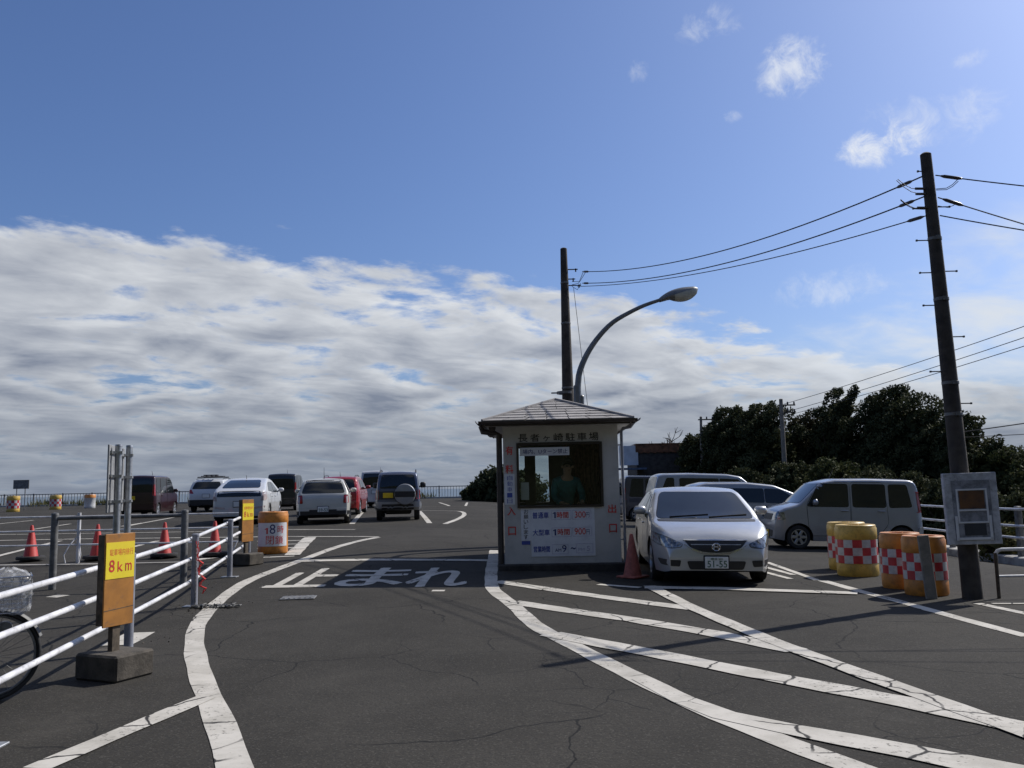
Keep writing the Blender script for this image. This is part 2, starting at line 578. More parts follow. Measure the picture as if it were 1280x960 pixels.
m_bark = mat('bark', (.06, .048, .038), .9, var=.3, vscale=9, bump=.5, bscale=30)
m_tyre = mat('tyre_rubber', (.018, .018, .019), .75, var=.2)
m_rim = mat('alloy_rim', (.42, .43, .45), .3, metal=.8, var=.1)
m_black_trim = mat('black_plastic_trim', (.018, .018, .02), .5, var=.1)
m_glass = mat('car_window_glass', (.010, .013, .015), .06, var=.05, spec=.55)
m_glass_teal = mat('windscreen_glass', (.008, .011, .012), .06, var=.25, vscale=3, spec=.6)
m_chrome = mat('chrome', (.62, .62, .64), .15, metal=1.0, var=.02)
m_headlamp = mat('headlamp_lens', (.34, .35, .36), .10, metal=.6, var=.5, vscale=14, coat=.6)
m_tail = mat('red_tail_lamp', (.33, .012, .015), .2, var=.15, coat=.5)
m_tail_clear = mat('clear_tail_lamp', (.45, .38, .38), .2, var=.2, coat=.5)
m_plate_w = mat('white_number_plate', (.70, .71, .70), .45, var=.04)
m_plate_y = mat('yellow_number_plate', (.78, .52, .02), .45, var=.05)
m_green_ink = mat('green_plate_ink', (.02, .10, .06), .5)
# ------------------------------------------------------------------ lettering
DG = None
def text_mesh(body, bold=0.0, space=1.0):
    """outline text as a flat mesh in the XY plane (built-in font), returned as (verts, faces)"""
    if body == '1':      # a numeral one with its flag
        return np.array([(.14, 0), (.26, 0), (.26, .70), (.17, .70), (.02, .58), (.02, .47), (.14, .55)]), [(0, 1, 2, 3, 6), (3, 4, 5, 6)]
    c = bpy.data.curves.new('lettering', 'FONT')
    c.body = body
    c.size = 1.0
    c.space_character = space
    c.offset = bold
    c.resolution_u = 3
    o = bpy.data.objects.new('lettering', c)
    COL.objects.link(o)
    dg = bpy.context.evaluated_depsgraph_get()
    me = bpy.data.meshes.new_from_object(o.evaluated_get(dg))
    vs = np.array([v.co[:2] for v in me.vertices]) if len(me.vertices) else np.zeros((0, 2))
    fs = [tuple(p.vertices) for p in me.polygons]
    bpy.data.objects.remove(o)
    bpy.data.curves.remove(c)
    bpy.data.meshes.remove(me)
    return vs, fs

def text_fit(body, x0, x1, z0, z1, bold=0.0, keep=False, space=1.0):
    vs, fs = text_mesh(body, 0.0, space)
    if len(vs) == 0:
        return vs, fs
    lo, hi = vs.min(0), vs.max(0)
    sx, sz = (x1 - x0) / (hi[0] - lo[0]), (z1 - z0) / max(1e-6, hi[1] - lo[1])
    if keep:
        sx = sz = min(sx, sz)
    c = (lo + hi) / 2
    out = (vs - c) * [sx, sz] + [(x0 + x1) / 2, (z0 + z1) / 2]
    return out, fs

def lettering(body, x0, x1, z0, z1, place, mat_, parent, bold=0.02, keep=False, name='lettering', space=1.0, slab=0.0):
    """place(x, z) -> local 3D point"""
    vs, fs = text_fit(body, x0, x1, z0, z1, bold, keep, space)
    if len(vs) == 0:
        return None
    me = bpy.data.meshes.new(name)
    P, Fs = [], []
    em = (z1 - z0) * bold * .75
    for dx, dz, lift in ((0, 0, 0), (em, .3 * em, 1), (-em, -.3 * em, 2), (.2 * em, em, 3), (-.2 * em, -em, 4)):
        if lift and bold < .008:
            break
        b = len(P)
        for v in vs:
            p = Vector(place(v[0] + dx, v[1] + dz))
            P.append(p)
        if lift and Fs:      # each copy of the stroke lies a hair in front of the last
            a_, b_, c_ = (Vector(place(*q)) for q in ((x0, z0), (x1, z0), (x0, z1)))
            nn = (b_ - a_).cross(c_ - a_).normalized() * (.00025 * lift)
            for i in range(b, len(P)):
                P[i] = P[i] + nn
        Fs += [tuple(b + i for i in f) for f in fs]
    me.from_pydata(P, [], Fs)
    me.materials.append(mat_)
    o = bpy.data.objects.new(name, me)
    COL.objects.link(o)
    if parent is not None:
        o.parent = parent
    return o

# ------------------------------------------------------------------ car builder
def rounded(pts, r, n=3):
    if r <= 0:
        return [Vector(p) for p in pts]
    out = []
    N = len(pts)
    for i in range(N):
        p, a, b = Vector(pts[i]), Vector(pts[i - 1]), Vector(pts[(i + 1) % N])
        da, db = (a - p), (b - p)
        q = min(r, da.length * .45, db.length * .45)
        s, e = p + da.normalized() * q, p + db.normalized() * q
        for k in range(n + 1):
            t = k / n
            out.append(s * (1 - t) ** 2 + p * 2 * t * (1 - t) + e * t * t)
    return out

class Car:
    def __init__(self, name, label, L, W, H, top, paint, pos, heading, front_ref=False, belt=.95, tumble=.2, zb=.2, wr=.3,
                 wx=(.7, 2.9), dr=.35, cr=.12, df=.5, cf=.2, rc=.10, crown=.03, group=None, cat='car', rim=None, sig=.035, arch=.055, pf=2.4):
        self.L, self.W, self.H = L, W, H
        self.paint = paint
        hd = Vector((heading[0], heading[1], 0)).normalized()
        lf = Vector((-hd.y, hd.x, 0))
        c = Vector((pos[0], pos[1], 0))
        wb = wx[1] - wx[0]
        mid = (wx[0] + wx[1]) / 2 - L / 2
        f, b = c + hd * (mid + wb / 2), c + hd * (mid - wb / 2)
        l, r = c + lf * W * .4, c - lf * W * .4
        f.z, b.z, l.z, r.z = gz(f.x, f.y), gz(b.x, b.y), gz(l.x, l.y), gz(r.x, r.y)
        ax = (f - b).normalized()
        ay = (l - r)
        ay = (ay - ax * ay.dot(ax)).normalized()
        az = ax.cross(ay)
        m = Matrix((ax, ay, az)).transposed().to_4x4()
        m.translation = (c.x, c.y, (f.z + b.z) / 2 + .003)
        self.root = thing(name, label, cat, group=group)
        self.root.matrix_world = m
        # --- surface
        xs = np.linspace(0, L, 900)
        zt = np.interp(xs, [p[0] for p in top], [p[1] for p in top])
        dx = xs[1] - xs[0]
        k = np.arange(-60, 61) * dx
        def sm(a, s):
            w = np.exp(-(k / s) ** 2 / 2)
            w /= w.sum()
            return np.convolve(np.pad(a, 60, mode='edge'), w, 'valid')
        edge = np.clip(np.minimum(xs, L - xs) / .3, 0, 1)
        zt = sm(zt, .012) * (1 - edge) + sm(zt, sig) * edge
        self.xs, self.zt = xs, zt
        def hw(x):
            return W / 2 * (1 - cr * max(0, 1 - x / dr) ** 2.4 - cf * max(0, 1 - (L - x) / df) ** pf)
        def side(z):
            return float(np.interp(z, [.12, .3, .5, .72, belt, belt + .06, H], [.94, .985, 1, .995, .975, .955, 1 - tumble]))
        st = set([0, .012, .03, .055, .085, .12, .16, .2, .25])
        st |= set(L - s for s in list(st))
        st |= set(np.arange(.3, L - .29, .07).tolist())
        ra = wr + arch
        for w in wx:
            st |= set(w + ra * math.sin(R(a)) for a in range(-90, 91, 15))
            st |= {w - ra - .004, w + ra + .004}
        st = sorted(s for s in st if 0 <= s <= L)
        rows = []
        NS, NA, NR = 10, 5, 5
        for x in st:
            t = float(np.interp(x, xs, zt))
            b0 = zb + .10 * max(0, 1 - x / .3) ** 2 + .04 * max(0, 1 - (L - x) / .3) ** 2
            for w in wx:
                if abs(x - w) < ra:
                    b0 = max(b0, wr + math.sqrt(ra * ra - (x - w) ** 2) * .98)
            b0 = min(b0, t - .12)
            h = hw(x)
            r_ = min(rc, (t - b0) * .4)
            ze = t - r_
            pts = [(0, b0), (h * side(b0) * .8, b0)]
            for i in range(NS):
                z = b0 + (ze - b0) * i / (NS - 1)
                pts.append((h * side(z), z))
            ye = h * side(ze)
            rr = min(r_ * 1.0, ye * .5)
            for i in range(1, NA + 1):
                a = R(90) * i / NA
                pts.append((ye - rr + rr * math.cos(a), ze + r_ * math.sin(a)))
            yr = ye - rr
            for i in range(1, NR + 1):
                y = yr * (1 - i / NR)
                pts.append((y, t + crown * (1 - (y / max(yr, .01)) ** 2)))
            full = [Vector((x - L / 2, y, z)) for y, z in pts] + [Vector((x - L / 2, -y, z)) for y, z in pts[-2::-1]]
            rows.append(full)
        mb = MB()
        n = len(rows[0])
        mb.grid(rows, lambda i, j: 1 if (j < 2 or j > n - 4) else 0)
        half = n // 2
        for row in (rows[0], rows[-1]):
            for i in range(half):
                mb.face([row[i], row[i + 1], row[n - 2 - i], row[n - 1 - i]], 1 if i < 1 else 0)
        self.body = mb.build('body', [paint, m_black_trim], self.root, smooth=42)
        bm = bmesh.new()
        bm.from_mesh(self.body.data)
        self.bvh = BVHTree.FromBMesh(bm)
        bm.free()
        # inner dark floor pan so nothing shows through the wheel arches
        fl = MB()
        fl.box((0, 0, zb + .10), (L * .86, W * .62, .16), bev=.03)
        for w in wx:
            fl.box((w - L / 2, 0, wr + .06), (wr * 1.5, W * .60, wr * 1.2), bev=.05)
        fl.build('underbody', m_black_trim, self.root)
        self.wheels(wx, wr, rim or m_rim)

    def wheels(self, wx, wr, rimm):
        ty, ri = None, None
        for w in wx:
            for s in (-1, 1):
                e = bpy.data.objects.new('wheel', None)
                COL.objects.link(e)
                e.parent = self.root
                e.location = (w - self.L / 2, s * (self.W / 2 - .115), wr)
                e.rotation_euler = (0, 0, 0 if s < 0 else math.pi)
                if ty is None:
                    t = MB()
                    p = [(wr * .62, -.085), (wr * .80, -.095), (wr * .95, -.09), (wr, -.065), (wr, .065), (wr * .95, .09), (wr * .62, .085)]
                    t.lathe(p, 28, axis='Y')
                    ty = t.build('tyre', m_tyre, e, smooth=40)
                    q = MB()
                    q.lathe([(wr * .66, -.09), (wr * .62, -.07), (wr * .60, -.02), (.001, -.02)], 24, axis='Y')
                    q.lathe([(wr * .665, -.093), (wr * .61, -.093), (wr * .56, -.055)], 28, axis='Y', mi=1)
                    q.lathe([(wr * .13, -.03), (wr * .12, -.085), (.001, -.09)], 12, axis='Y')
                    for i in range(6):
                        a = i * math.pi / 3
                        m = Matrix.Rotation(a, 3, 'Y')
                        q.box(m @ Vector((wr * .36, -.072, 0)), (wr * .56, .035, wr * .25), rot=m, bev=.012, mi=1)
                    ri = q.build('rim', [m_black_trim, rimm], e, smooth=35)
                else:
                    for src in (ty, ri):
                        c = src.copy()
                        COL.objects.link(c)
                        c.parent = e

    def cast(self, u, v, axis):
        if axis == 'L': o, d = Vector((u, 3, v)), Vector((0, -1, 0))
        elif axis == 'R': o, d = Vector((u, -3, v)), Vector((0, 1, 0))
        elif axis == 'F': o, d = Vector((6, u, v)), Vector((-1, 0, 0))
        else: o, d = Vector((-6, u, v)), Vector((1, 0, 0))
        h, nrm, i, dist = self.bvh.ray_cast(o, d)
        if h is None or nrm is None:
            if axis in 'LR':
                q = Vector((u, 0.9 if axis == 'L' else -.9, v))
            else:
                q = Vector((self.L / 2 if axis == 'F' else -self.L / 2, u, v))
            h, nrm, i, dist = self.bvh.find_nearest(q)
        if nrm.dot(d) > 0:
            nrm = -nrm
        return h, nrm

    def patch(self, name, poly, axis, off, m, parent=None, r=.03, res=.06, rim=True):
        """a panel with the outline poly laid onto the bodywork, standing proud by off"""
        pts = rounded(poly, r)
        bm = bmesh.new()
        f = bm.faces.new([bm.verts.new((p[0], p[1], 0)) for p in pts])
        xs, ys = [p[0] for p in pts], [p[1] for p in pts]
        for lo, hi, no in ((min(xs), max(xs), (1, 0, 0)), (min(ys), max(ys), (0, 1, 0))):
            k = max(1, int((hi - lo) / res))
            for i in range(1, k):
                c = lo + (hi - lo) * i / k
                bmesh.ops.bisect_plane(bm, geom=bm.verts[:] + bm.edges[:] + bm.faces[:], plane_co=Vector(no) * c, plane_no=no)
        hits = {}
        for v in bm.verts:
            h, n = self.cast(v.co.x, v.co.y, axis)
            hits[v] = (h, n)
        for v, (h, n) in hits.items():
            v.co = h + n * off
        if rim:   # turn the border down onto the body so that the panel has thickness
            be = [e for e in bm.edges if e.is_boundary]
            ret = bmesh.ops.extrude_edge_only(bm, edges=be)
            nv = [x for x in ret['geom'] if isinstance(x, bmesh.types.BMVert)]
            for v in nv:
                h, n, i, d = self.bvh.find_nearest(v.co)
                v.co = h - n * .002 if n is not None else v.co
        bmesh.ops.recalc_face_normals(bm, faces=bm.faces)
        me = bpy.data.meshes.new(name)
        bm.to_mesh(me)
        bm.free()
        me.materials.append(m)
        me.polygons.foreach_set('use_smooth', [True] * len(me.polygons))
        me.set_sharp_from_angle(angle=R(40))
        o = bpy.data.objects.new(name, me)
        COL.objects.link(o)
        o.parent = parent or self.root
        return o

    def X(self, x):
        return x - self.L / 2

    def sides(self, name, poly, off, m, r=.03, seal=0.0, res=.07, handle=None):
        for ax in 'LR':
            pts = [(self.X(x), z) for x, z in poly]
            c = Vector((sum(p[0] for p in pts) / len(pts), sum(p[1] for p in pts) / len(pts)))
            o = self.patch(name, pts, ax, off, m, r=r, res=res)
            if seal:
                big = [tuple(c + (Vector(p) - c) * (1 + seal / max(.05, (Vector(p) - c).length))) for p in pts]
                self.patch('seal', big, ax, off * .45, m_black_trim, parent=o, r=r * 1.3, res=res)
            if handle:
                h, n = self.cast(self.X(handle[0]), handle[1], ax)
                q = MB()
                q.box((0, 0, 0), (.17, .035, .032), bev=.012)
                q.build('handle', self.paint, o, smooth=50, loc=h + n * .022)

    def end(self, name, poly, axis, off, m, r=.03, mirror=False, seal=0.0, res=.06):
        out = []
        for s in ((1, -1) if mirror else (1,)):
            pts = [(y * s, z) for y, z in poly]
            o = self.patch(name, pts, axis, off, m, r=r, res=res)
            out.append(o)
            if seal:
                c = Vector((sum(p[0] for p in pts) / len(pts), sum(p[1] for p in pts) / len(pts)))
                big = [tuple(c + (Vector(p) - c) * (1 + seal / max(.05, (Vector(p) - c).length))) for p in pts]
                self.patch('seal', big, axis, off * .4, m_black_trim, parent=o, r=r * 1.3, res=res)
        return out

    def plate(self, z, axis, y=0.0, m=None, text=None, small=None, w=.33, h=.165, ink=None, ground=True):
        m = m or m_plate_w
        d = 1 if axis == 'F' else -1
        hit, n = self.cast(y, z, axis)
        x = hit.x + d * .02
        q = MB()
        q.box((x, y, z), (.012, w, h), bev=.005)
        o = q.build('number_plate', m, self.root)
        if ground:
            b = MB()
            b.box((x - d * .03, y, z), (.05, w * 1.12, h * 1.25), bev=.01)
            b.build('plate_mount', m_black_trim, self.root)
        pl = lambda a, b_: (x + d * .0085, y + a * d, z + b_)
        if text:
            lettering(text, -w * .40, w * .44, -h * .40, h * .16, pl, ink or m_green_ink, o, bold=.01)
        if small:
            lettering(small, -w * .26, w * .26, h * .20, h * .42, pl, ink or m_green_ink, o, bold=.01)
        return o

    def mirrors(self, x, z, m=None, size=(.10, .20, .14)):
        for s in (-1, 1):
            h, n = self.cast(self.X(x), z, 'L' if s > 0 else 'R')
            q = MB()
            q.box((h.x + .02, h.y + s * (size[1] / 2 + .03), z + .05), size, bev=.04)
            q.box((h.x + .02, h.y + s * .03, z), (.05, .09, .04), bev=.01)
            q.build('wing_mirror', m or self.paint, self.root, smooth=50)

    def antenna(self, x, hgt=.35, y=0.0, lean=-.1):
        h, n, i, d = self.bvh.ray_cast(Vector((self.X(x), y, 4)), Vector((0, 0, -1)))
        q = MB()
        q.tube([h - Vector((0, 0, .01)), h + Vector((0, 0, .03)), h + Vector((lean, 0, hgt))], [.014, .010, .005], 6)
        q.build('antenna', m_black_trim, self.root)

    def rear_wiper(self, z, y0=-.05, y1=.32):
        q = MB()
        a, n = self.cast(y0, z, 'B')
        b, n2 = self.cast(y1, z + .05, 'B')
        q.tube([a + Vector((-.02, 0, 0)), b + Vector((-.02, 0, 0))], .010, 6)
        q.build('rear_wiper', m_black_trim, self.root)

    def rails(self, x0, x1, yf=.40, hgt=.055, r=.016):
        for s in (-1, 1):
            pts = []
            for i in range(9):
                x = x0 + (x1 - x0) * i / 8
                h, n, k, d = self.bvh.ray_cast(Vector((self.X(x), s * yf * self.W, 4)), Vector((0, 0, -1)))
                pts.append(h + Vector((0, 0, hgt if 0 < i < 8 else -.005)))
            q = MB()
            q.tube(pts, r, 8)
            q.build('roof_rail', m_black_trim, self.root, smooth=60)

def paint_mat_car(name, col, metal=.0, rough=.35):
    return mat(name, col, rough, metal=metal, var=.05, vscale=1.6, coat=.8)

silver_a = paint_mat_car('silver_metallic_paint', (.47, .48, .495), .5, .34)
silver_b = paint_mat_car('cool_silver_paint', (.31, .325, .355), .5, .38)
silver_c = paint_mat_car('pale_silver_paint', (.28, .295, .325), .45, .4)
grey_d = paint_mat_car('dark_grey_paint', (.055, .055, .065), .4, .35)
white_p = paint_mat_car('white_paint', (.54, .55, .56))
white_q = paint_mat_car('pearl_white_paint', (.50, .50, .50))
maroon = paint_mat_car('maroon_paint', (.028, .006, .009), .2, .3)
black_p = paint_mat_car('black_paint', (.014, .015, .018), .1, .3)
red_p = paint_mat_car('bright_red_paint', (.27, .010, .012), .1, .3)
cream_p = paint_mat_car('cream_white_paint', (.47, .465, .43))
two_tone = paint_mat_car('pale_blue_silver_paint', (.085, .10, .15), .4, .35)

def boxy_kei(name, label, paint, pos, heading, plate_text=None, H=1.66, L=3.395, W=1.475, dark_glass=True, plate=True, tail='side', slope=0.0):
    top = [(0, .55), (.015, .95), (.04 + slope * .3, 1.2), (.09 + slope, H - .12), (.16 + slope, H - .04), (.26 + slope, H - .01), (1.1, H), (1.95, H - .02), (2.32, H - .10), (2.83, 1.04), (3.15, .95), (3.32, .86), (3.38, .70), (3.395, .55)]
    top = [(x * L / 3.395, z) for x, z in top]
    c = Car(name, label, L, W, H, top, paint, pos, heading, belt=1.0, tumble=.13, zb=.19, wr=.275, wx=(.50 * L / 3.395, 2.86 * L / 3.395),
            dr=.22, cr=.10, df=.35, cf=.13, rc=.07, group=None)
    k = L / 3.395
    zt = H - .12
    B_ = .985
    # doors first, windows on top of them
    c.sides('door', [(1.67 * k, .32), (2.62 * k, .32), (2.66 * k, 1.02), (2.37 * k, H - .10), (1.67 * k, H - .08)], .004, paint, r=.08, seal=.014, handle=(1.80 * k, .90))
    c.sides('door', [(.80 * k, .62), (1.02 * k, .34), (1.64 * k, .32), (1.64 * k, H - .08), (.86 * k, H - .08)], .004, paint, r=.08, seal=.014, handle=(.95 * k, .90))
    c.sides('window', [(1.70 * k, B_), (2.66 * k, B_), (2.36 * k, zt), (1.70 * k, zt)], .010, m_glass, r=.05, seal=.012)
    c.sides('window', [(.84 * k, B_), (1.60 * k, B_), (1.60 * k, zt), (.84 * k, zt)], .010, m_glass, r=.05, seal=.012)
    c.sides('window', [(.24 * k, B_ + .02), (.76 * k, B_), (.76 * k, zt), (.34 * k, zt)], .008, m_glass, r=.05, seal=.010)
    w = W / 2
    c.end('windscreen', [(-w * .86, 1.06), (w * .86, 1.06), (w * .76, H - .12), (-w * .76, H - .12)], 'F', .006, m_glass_teal, r=.05, seal=.012)
    c.end('rear_window', [(-w * .82, 1.04), (w * .82, 1.04), (w * .72, H - .13), (-w * .72, H - .13)], 'B', .006, m_glass, r=.06, seal=.012)
    c.end('headlight', [(w * .52, .64), (w * .86, .66), (w * .95, .78), (w * .90, .86), (w * .56, .83)], 'F', .010, m_headlamp, r=.03, mirror=True)
    c.sides('headlight', [(3.16 * k, .68), (3.33 * k, .66), (3.345 * k, .82), (3.20 * k, .86)], .009, m_headlamp, r=.02, res=.04)
    c.end('grille', [(-w * .46, .66), (w * .46, .66), (w * .48, .80), (-w * .48, .80)], 'F', .008, m_black_trim, r=.02)
    c.end('bumper_intake', [(-w * .55, .27), (w * .55, .27), (w * .62, .42), (-w * .62, .42)], 'F', .008, m_black_trim, r=.04)
    c.end('tail_light', [(w * .82, .88), (w * .985, .88), (w * .95, 1.36), (w * .84, 1.36)] if tail == 'side' else [(w * .70, .78), (w * .99, .78), (w * .98, 1.0), (w * .72, 1.0)], 'B', .012, m_tail, r=.03, mirror=True)
    if tail == 'side':
        c.sides('tail_light', [(.03, .88), (.10, .88), (.13, 1.36), (.085, 1.36)], .010, m_tail, r=.02, res=.04)
    c.end('rear_bumper', [(-w * .97, .32), (w * .97, .32), (w * .985, .56), (-w * .985, .56)], 'B', .022, paint, r=.06)
    c.mirrors(2.48 * k, 1.04)
    c.antenna(1.9 * k, .22)
    c.rear_wiper(1.08)
    if plate:
        c.plate(.80, 'B', y=w * .35, m=m_plate_y, ground=False)
        c.plate(.36, 'F', m=m_plate_y)
    return c
# ------------------------------------------------------------------ ground, sea
def spread(parts):
    a = []
    for lo, hi, st in parts:
        a += list(np.arange(lo, hi, st))
    return sorted(set(round(float(x), 4) for x in a))
gx = spread(((-112, -40, 4), (-40, -14, 1.5), (-14, 12, .4), (12, 24, 1), (24, 62, 3), (62, 63, 1)))
gy = spread(((-42, -6, 3), (-6, 2, 1), (2, 32, .4), (32, 60, 1.5), (60, 106, 2), (106, 107, 1)))
mb = MB()
mb.grid([[(x, y, gz(x, y)) for x in gx] for y in gy])
tag(mb.build('ground', ASPHALT, smooth=179, fix=False), kind='structure')

def sea_mat():
    m = bpy.data.materials.new('sea_water')
    m.use_nodes = True
    g = NT(m.node_tree)
    out = g.n('ShaderNodeOutputMaterial')
    b = g.n('ShaderNodeBsdfPrincipled')
    g.l(b.outputs[0], out.inputs[0])
    b.inputs['Base Color'].default_value = (.035, .07, .10, 1)
    b.inputs['Roughness'].default_value = .3
    geo = g.n('ShaderNodeNewGeometry')
    bp = g.n('ShaderNodeBump')
    bp.inputs['Strength'].default_value = .6
    bp.inputs['Distance'].default_value = .6
    g.l(g.noise(geo.outputs['Position'], .12, 7, .6), bp.inputs['Height'])
    g.l(bp.outputs[0], b.inputs['Normal'])
    return m
mb = MB()
S_ = 60000
for x0, x1, y0, y1 in ((-S_, S_, -S_, S_),):
    mb.face([(x0, y0, -24), (x1, y0, -24), (x1, y1, -24), (x0, y1, -24)])
tag(mb.build('sea', sea_mat(), fix=False), kind='structure')

# unseen wooded hill across the road, added and steepened to block sky from behind
def hill_mat():
    m = bpy.data.materials.new('sky_blocking_hill_green')
    m.use_nodes = True
    g = NT(m.node_tree)
    out = g.n('ShaderNodeOutputMaterial')
    b = g.n('ShaderNodeBsdfPrincipled')
    g.l(b.outputs[0], out.inputs[0])
    geo = g.n('ShaderNodeNewGeometry')
    n = g.noise(geo.outputs['Position'], .6, 8, .65)
    g.l(g.mix(g.sm(n, .35, .65), (.022, .030, .012), (.055, .060, .026)), b.inputs['Base Color'])
    b.inputs['Roughness'].default_value = .9
    return m
rnd = random.Random(2)
rows = []
for i in range(26):
    y = -9.5 - i * .85
    row = []
    for k in range(61):
        x = -75 + k * 2.4
        h = 27 * ss(0, 22, i) * (.85 + .2 * math.sin(x * .07 + 1)) + (rnd.uniform(-.7, .7) if i else 0)
        row.append((x + rnd.uniform(-.5, .5), y + rnd.uniform(-.4, .4), gz(0, -10) - .4 + h))
    rows.append(row)
mb = MB()
mb.grid(rows)
tag(mb.build('sky_blocking_hill', hill_mat(), fix=False), kind='structure')

# ------------------------------------------------------------------ road paint
def smooth_path(pts, step=.25, curve=True):
    pts = [Vector((p[0], p[1])) for p in pts]
    out = []
    n = len(pts)
    for i in range(n - 1):
        p0, p1, p2, p3 = pts[max(i - 1, 0)], pts[i], pts[i + 1], pts[min(i + 2, n - 1)]
        k = max(1, int((p2 - p1).length / step))
        for j in range(k):
            t = j / k
            if curve and n > 2:
                q = .5 * ((2 * p1) + (p2 - p0) * t + (2 * p0 - 5 * p1 + 4 * p2 - p3) * t * t + (3 * p1 - p0 - 3 * p2 + p3) * t ** 3)
            else:
                q = p1 + (p2 - p1) * t
            out.append(q)
    out.append(pts[-1])
    return out

def strip(pix, width, lift=.004, curve=True, pts=None, name='road_marking'):
    P = smooth_path(pts or [G(*p) for p in pix], .25, curve)
    mb = MB()
    a, b = [], []
    n = len(P)
    for i, p in enumerate(P):
        t = (P[min(i + 1, n - 1)] - P[max(i - 1, 0)])
        t = t.normalized() if t.length > 1e-6 else Vector((0, 1))
        nr = Vector((-t.y, t.x))
        w = width if not isinstance(width, tuple) else width[0] + (width[1] - width[0]) * i / (n - 1)
        wob = 1 + .05 * math.sin(i * 1.7 + p.x * 3) + .03 * math.sin(i * .61)
        row = []
        for k in (-1, 0, 1):
            q = p + nr * (w / 2 * k * wob)
            row.append((q.x, q.y, gz(q.x, q.y) + lift))
        a.append(row)
    mb.grid(a)
    return tag(mb.build(name, PAINT, fix=False), kind='structure')

# left-hand sweep and its branch
strip([(296, 970), (281, 920), (265, 880), (250, 842), (243, 805), (249, 778), (272, 753), (305, 729), (342, 713.5), (378, 700), (421, 684), (455, 675), (472, 672)], .19, .005)
strip([(258, 872), (160, 913), (45, 962)], .17, .008, False)
strip([(474, 671.2), (360, 671), (230, 672.5), (100, 674), (-60, 677)], .14, .008, False)
strip([(374, 701.5), (470, 700), (628, 701)], .30, .008, False)                       # stop line
# right-hand sweep and the hatched island
strip([(618, 688), (614.5, 712), (614.5, 732), (622, 742), (642, 757), (671, 783), (709, 803), (765, 832), (860, 878), (940, 912), (1015, 941), (1095, 970)], .20, .005)
strip([(620, 727), (760, 747.5), (868, 761.5)], .26, .008, False)
strip([(640, 753), (790, 775), (890, 792), (996, 814)], .28, .008, False)
strip([(688, 793), (815, 817), (965, 847), (1140, 880), (1420, 942)], .28, .008, False)
strip([(812, 733), (865, 760), (960, 800), (1000, 815), (1090, 848), (1190, 884), (1400, 960)], .19, .011, False)
strip([(800, 849), (855, 876), (905, 895), (990, 913), (1140, 941), (1290, 972)], (.14, .32), .008)
strip([(806, 735), (900, 736.5), (1000, 740), (1072, 742.5)], .28, .014, False)
strip([(748, 731), (800, 735)], .14, .008, False)
strip([(1028, 726), (1085, 742), (1120, 751), (1195, 772), (1285, 796)], .15, .005, False)
strip([(958, 703), (1022, 726)], .11, .008, False)
strip([(945, 706), (992, 719)], .11, .008, False)
strip([(935, 710), (988, 724)], .11, .008, False)
strip([(1222, 754.5), (1290, 769)], .12, .005, False)
strip([(1240, 755), (1295, 755)], .08, .008, False)
# bay lines and hatching over on the left
strip([(340, 662), (444, 662)], .13, .005, False)
strip([(454, 639), (440, 655)], .17, .005, False)
strip([(524, 639), (537, 654)], .17, .005, False)
strip([(524, 638.5), (573, 639)], .11, .008, False)
strip([(573, 639), (579, 640.5), (580, 644), (572, 649), (556, 655)], .17, .005)
strip([(549, 628.2), (562, 632.5)], .13, .005, False)
strip([(584, 628.2), (582, 632.5)], .13, .005, False)
strip([(388, 672), (365, 694.5)], .30, .012, False)
for y0, x1 in ((675.5, 384), (680, 380), (684.5, 375), (689.5, 370)):
    strip([(322, y0 + 1.2), (x1, y0)], .14, .005, False)
strip([(-60, 707.5), (120, 705), (232, 702.5)], .13, .005, False)
strip([(328, 697), (368, 695.3)], .13, .005, False)
strip([(-20, 700), (75, 676.5)], .15, .011, False)
strip([(128, 690), (162, 685), (198, 676.5)], .15, .011, False)
strip([(-40, 659), (42, 650.5)], .13, .005, False)
strip([(40, 662), (88, 655)], .13, .005, False)
strip([(152, 658), (180, 653.5)], .13, .005, False)
strip([(-40, 647.5), (9, 646.5)], .12, .005, False)
strip([(160, 657.5), (240, 643)], .13, .005, False)
strip([(-60, 669), (30, 668), (130, 666.5), (262, 664.5)], .11, .005, False)
strip([(86, 645), (140, 644), (235, 640)], .10, .005, False)
strip([(145, 807), (176, 791)], .30, .005, False)
strip([(64, 747), (80, 744)], .22, .005, False)
strip([(238, 701), (270, 697)], .22, .009, False)
strip([(540, 738.6), (556, 738.6)], .14, .005, False)

# painted STOP lettering on the lane
a0, a1 = G(327, 735), G(577, 737)
ytop = G(450, 710.5).y
def on_road(x, y):
    return (x, y, gz(x, y) + .006)
for ch, p0, p1, dy0, dy1 in (('止', 327, 399, 0, 0), ('ま', 412, 494, 0.02, 0), ('れ', 503, 578, -.12, .0)):
    x0, x1 = G(p0, 735).x, G(p1, 736).x
    tag(lettering(ch, x0, x1, a0.y + dy0, ytop + dy1, on_road, PAINT, None, bold=.018, name='road_marking'), kind='structure')

# iron drain lid let into the lane
p = G(373, 747.5)
mb = MB()
mb.box((0, 0, .004), (.46, .34, .016), bev=.005)
for i in range(6):
    mb.box((-.175 + i * .07, 0, .0145), (.028, .27, .008))
solo(mb, 'drain_lid', m_dgalv, 'small ribbed iron lid set into the asphalt in front of the white road lettering', 'drain cover', loc=p, rz=.1)

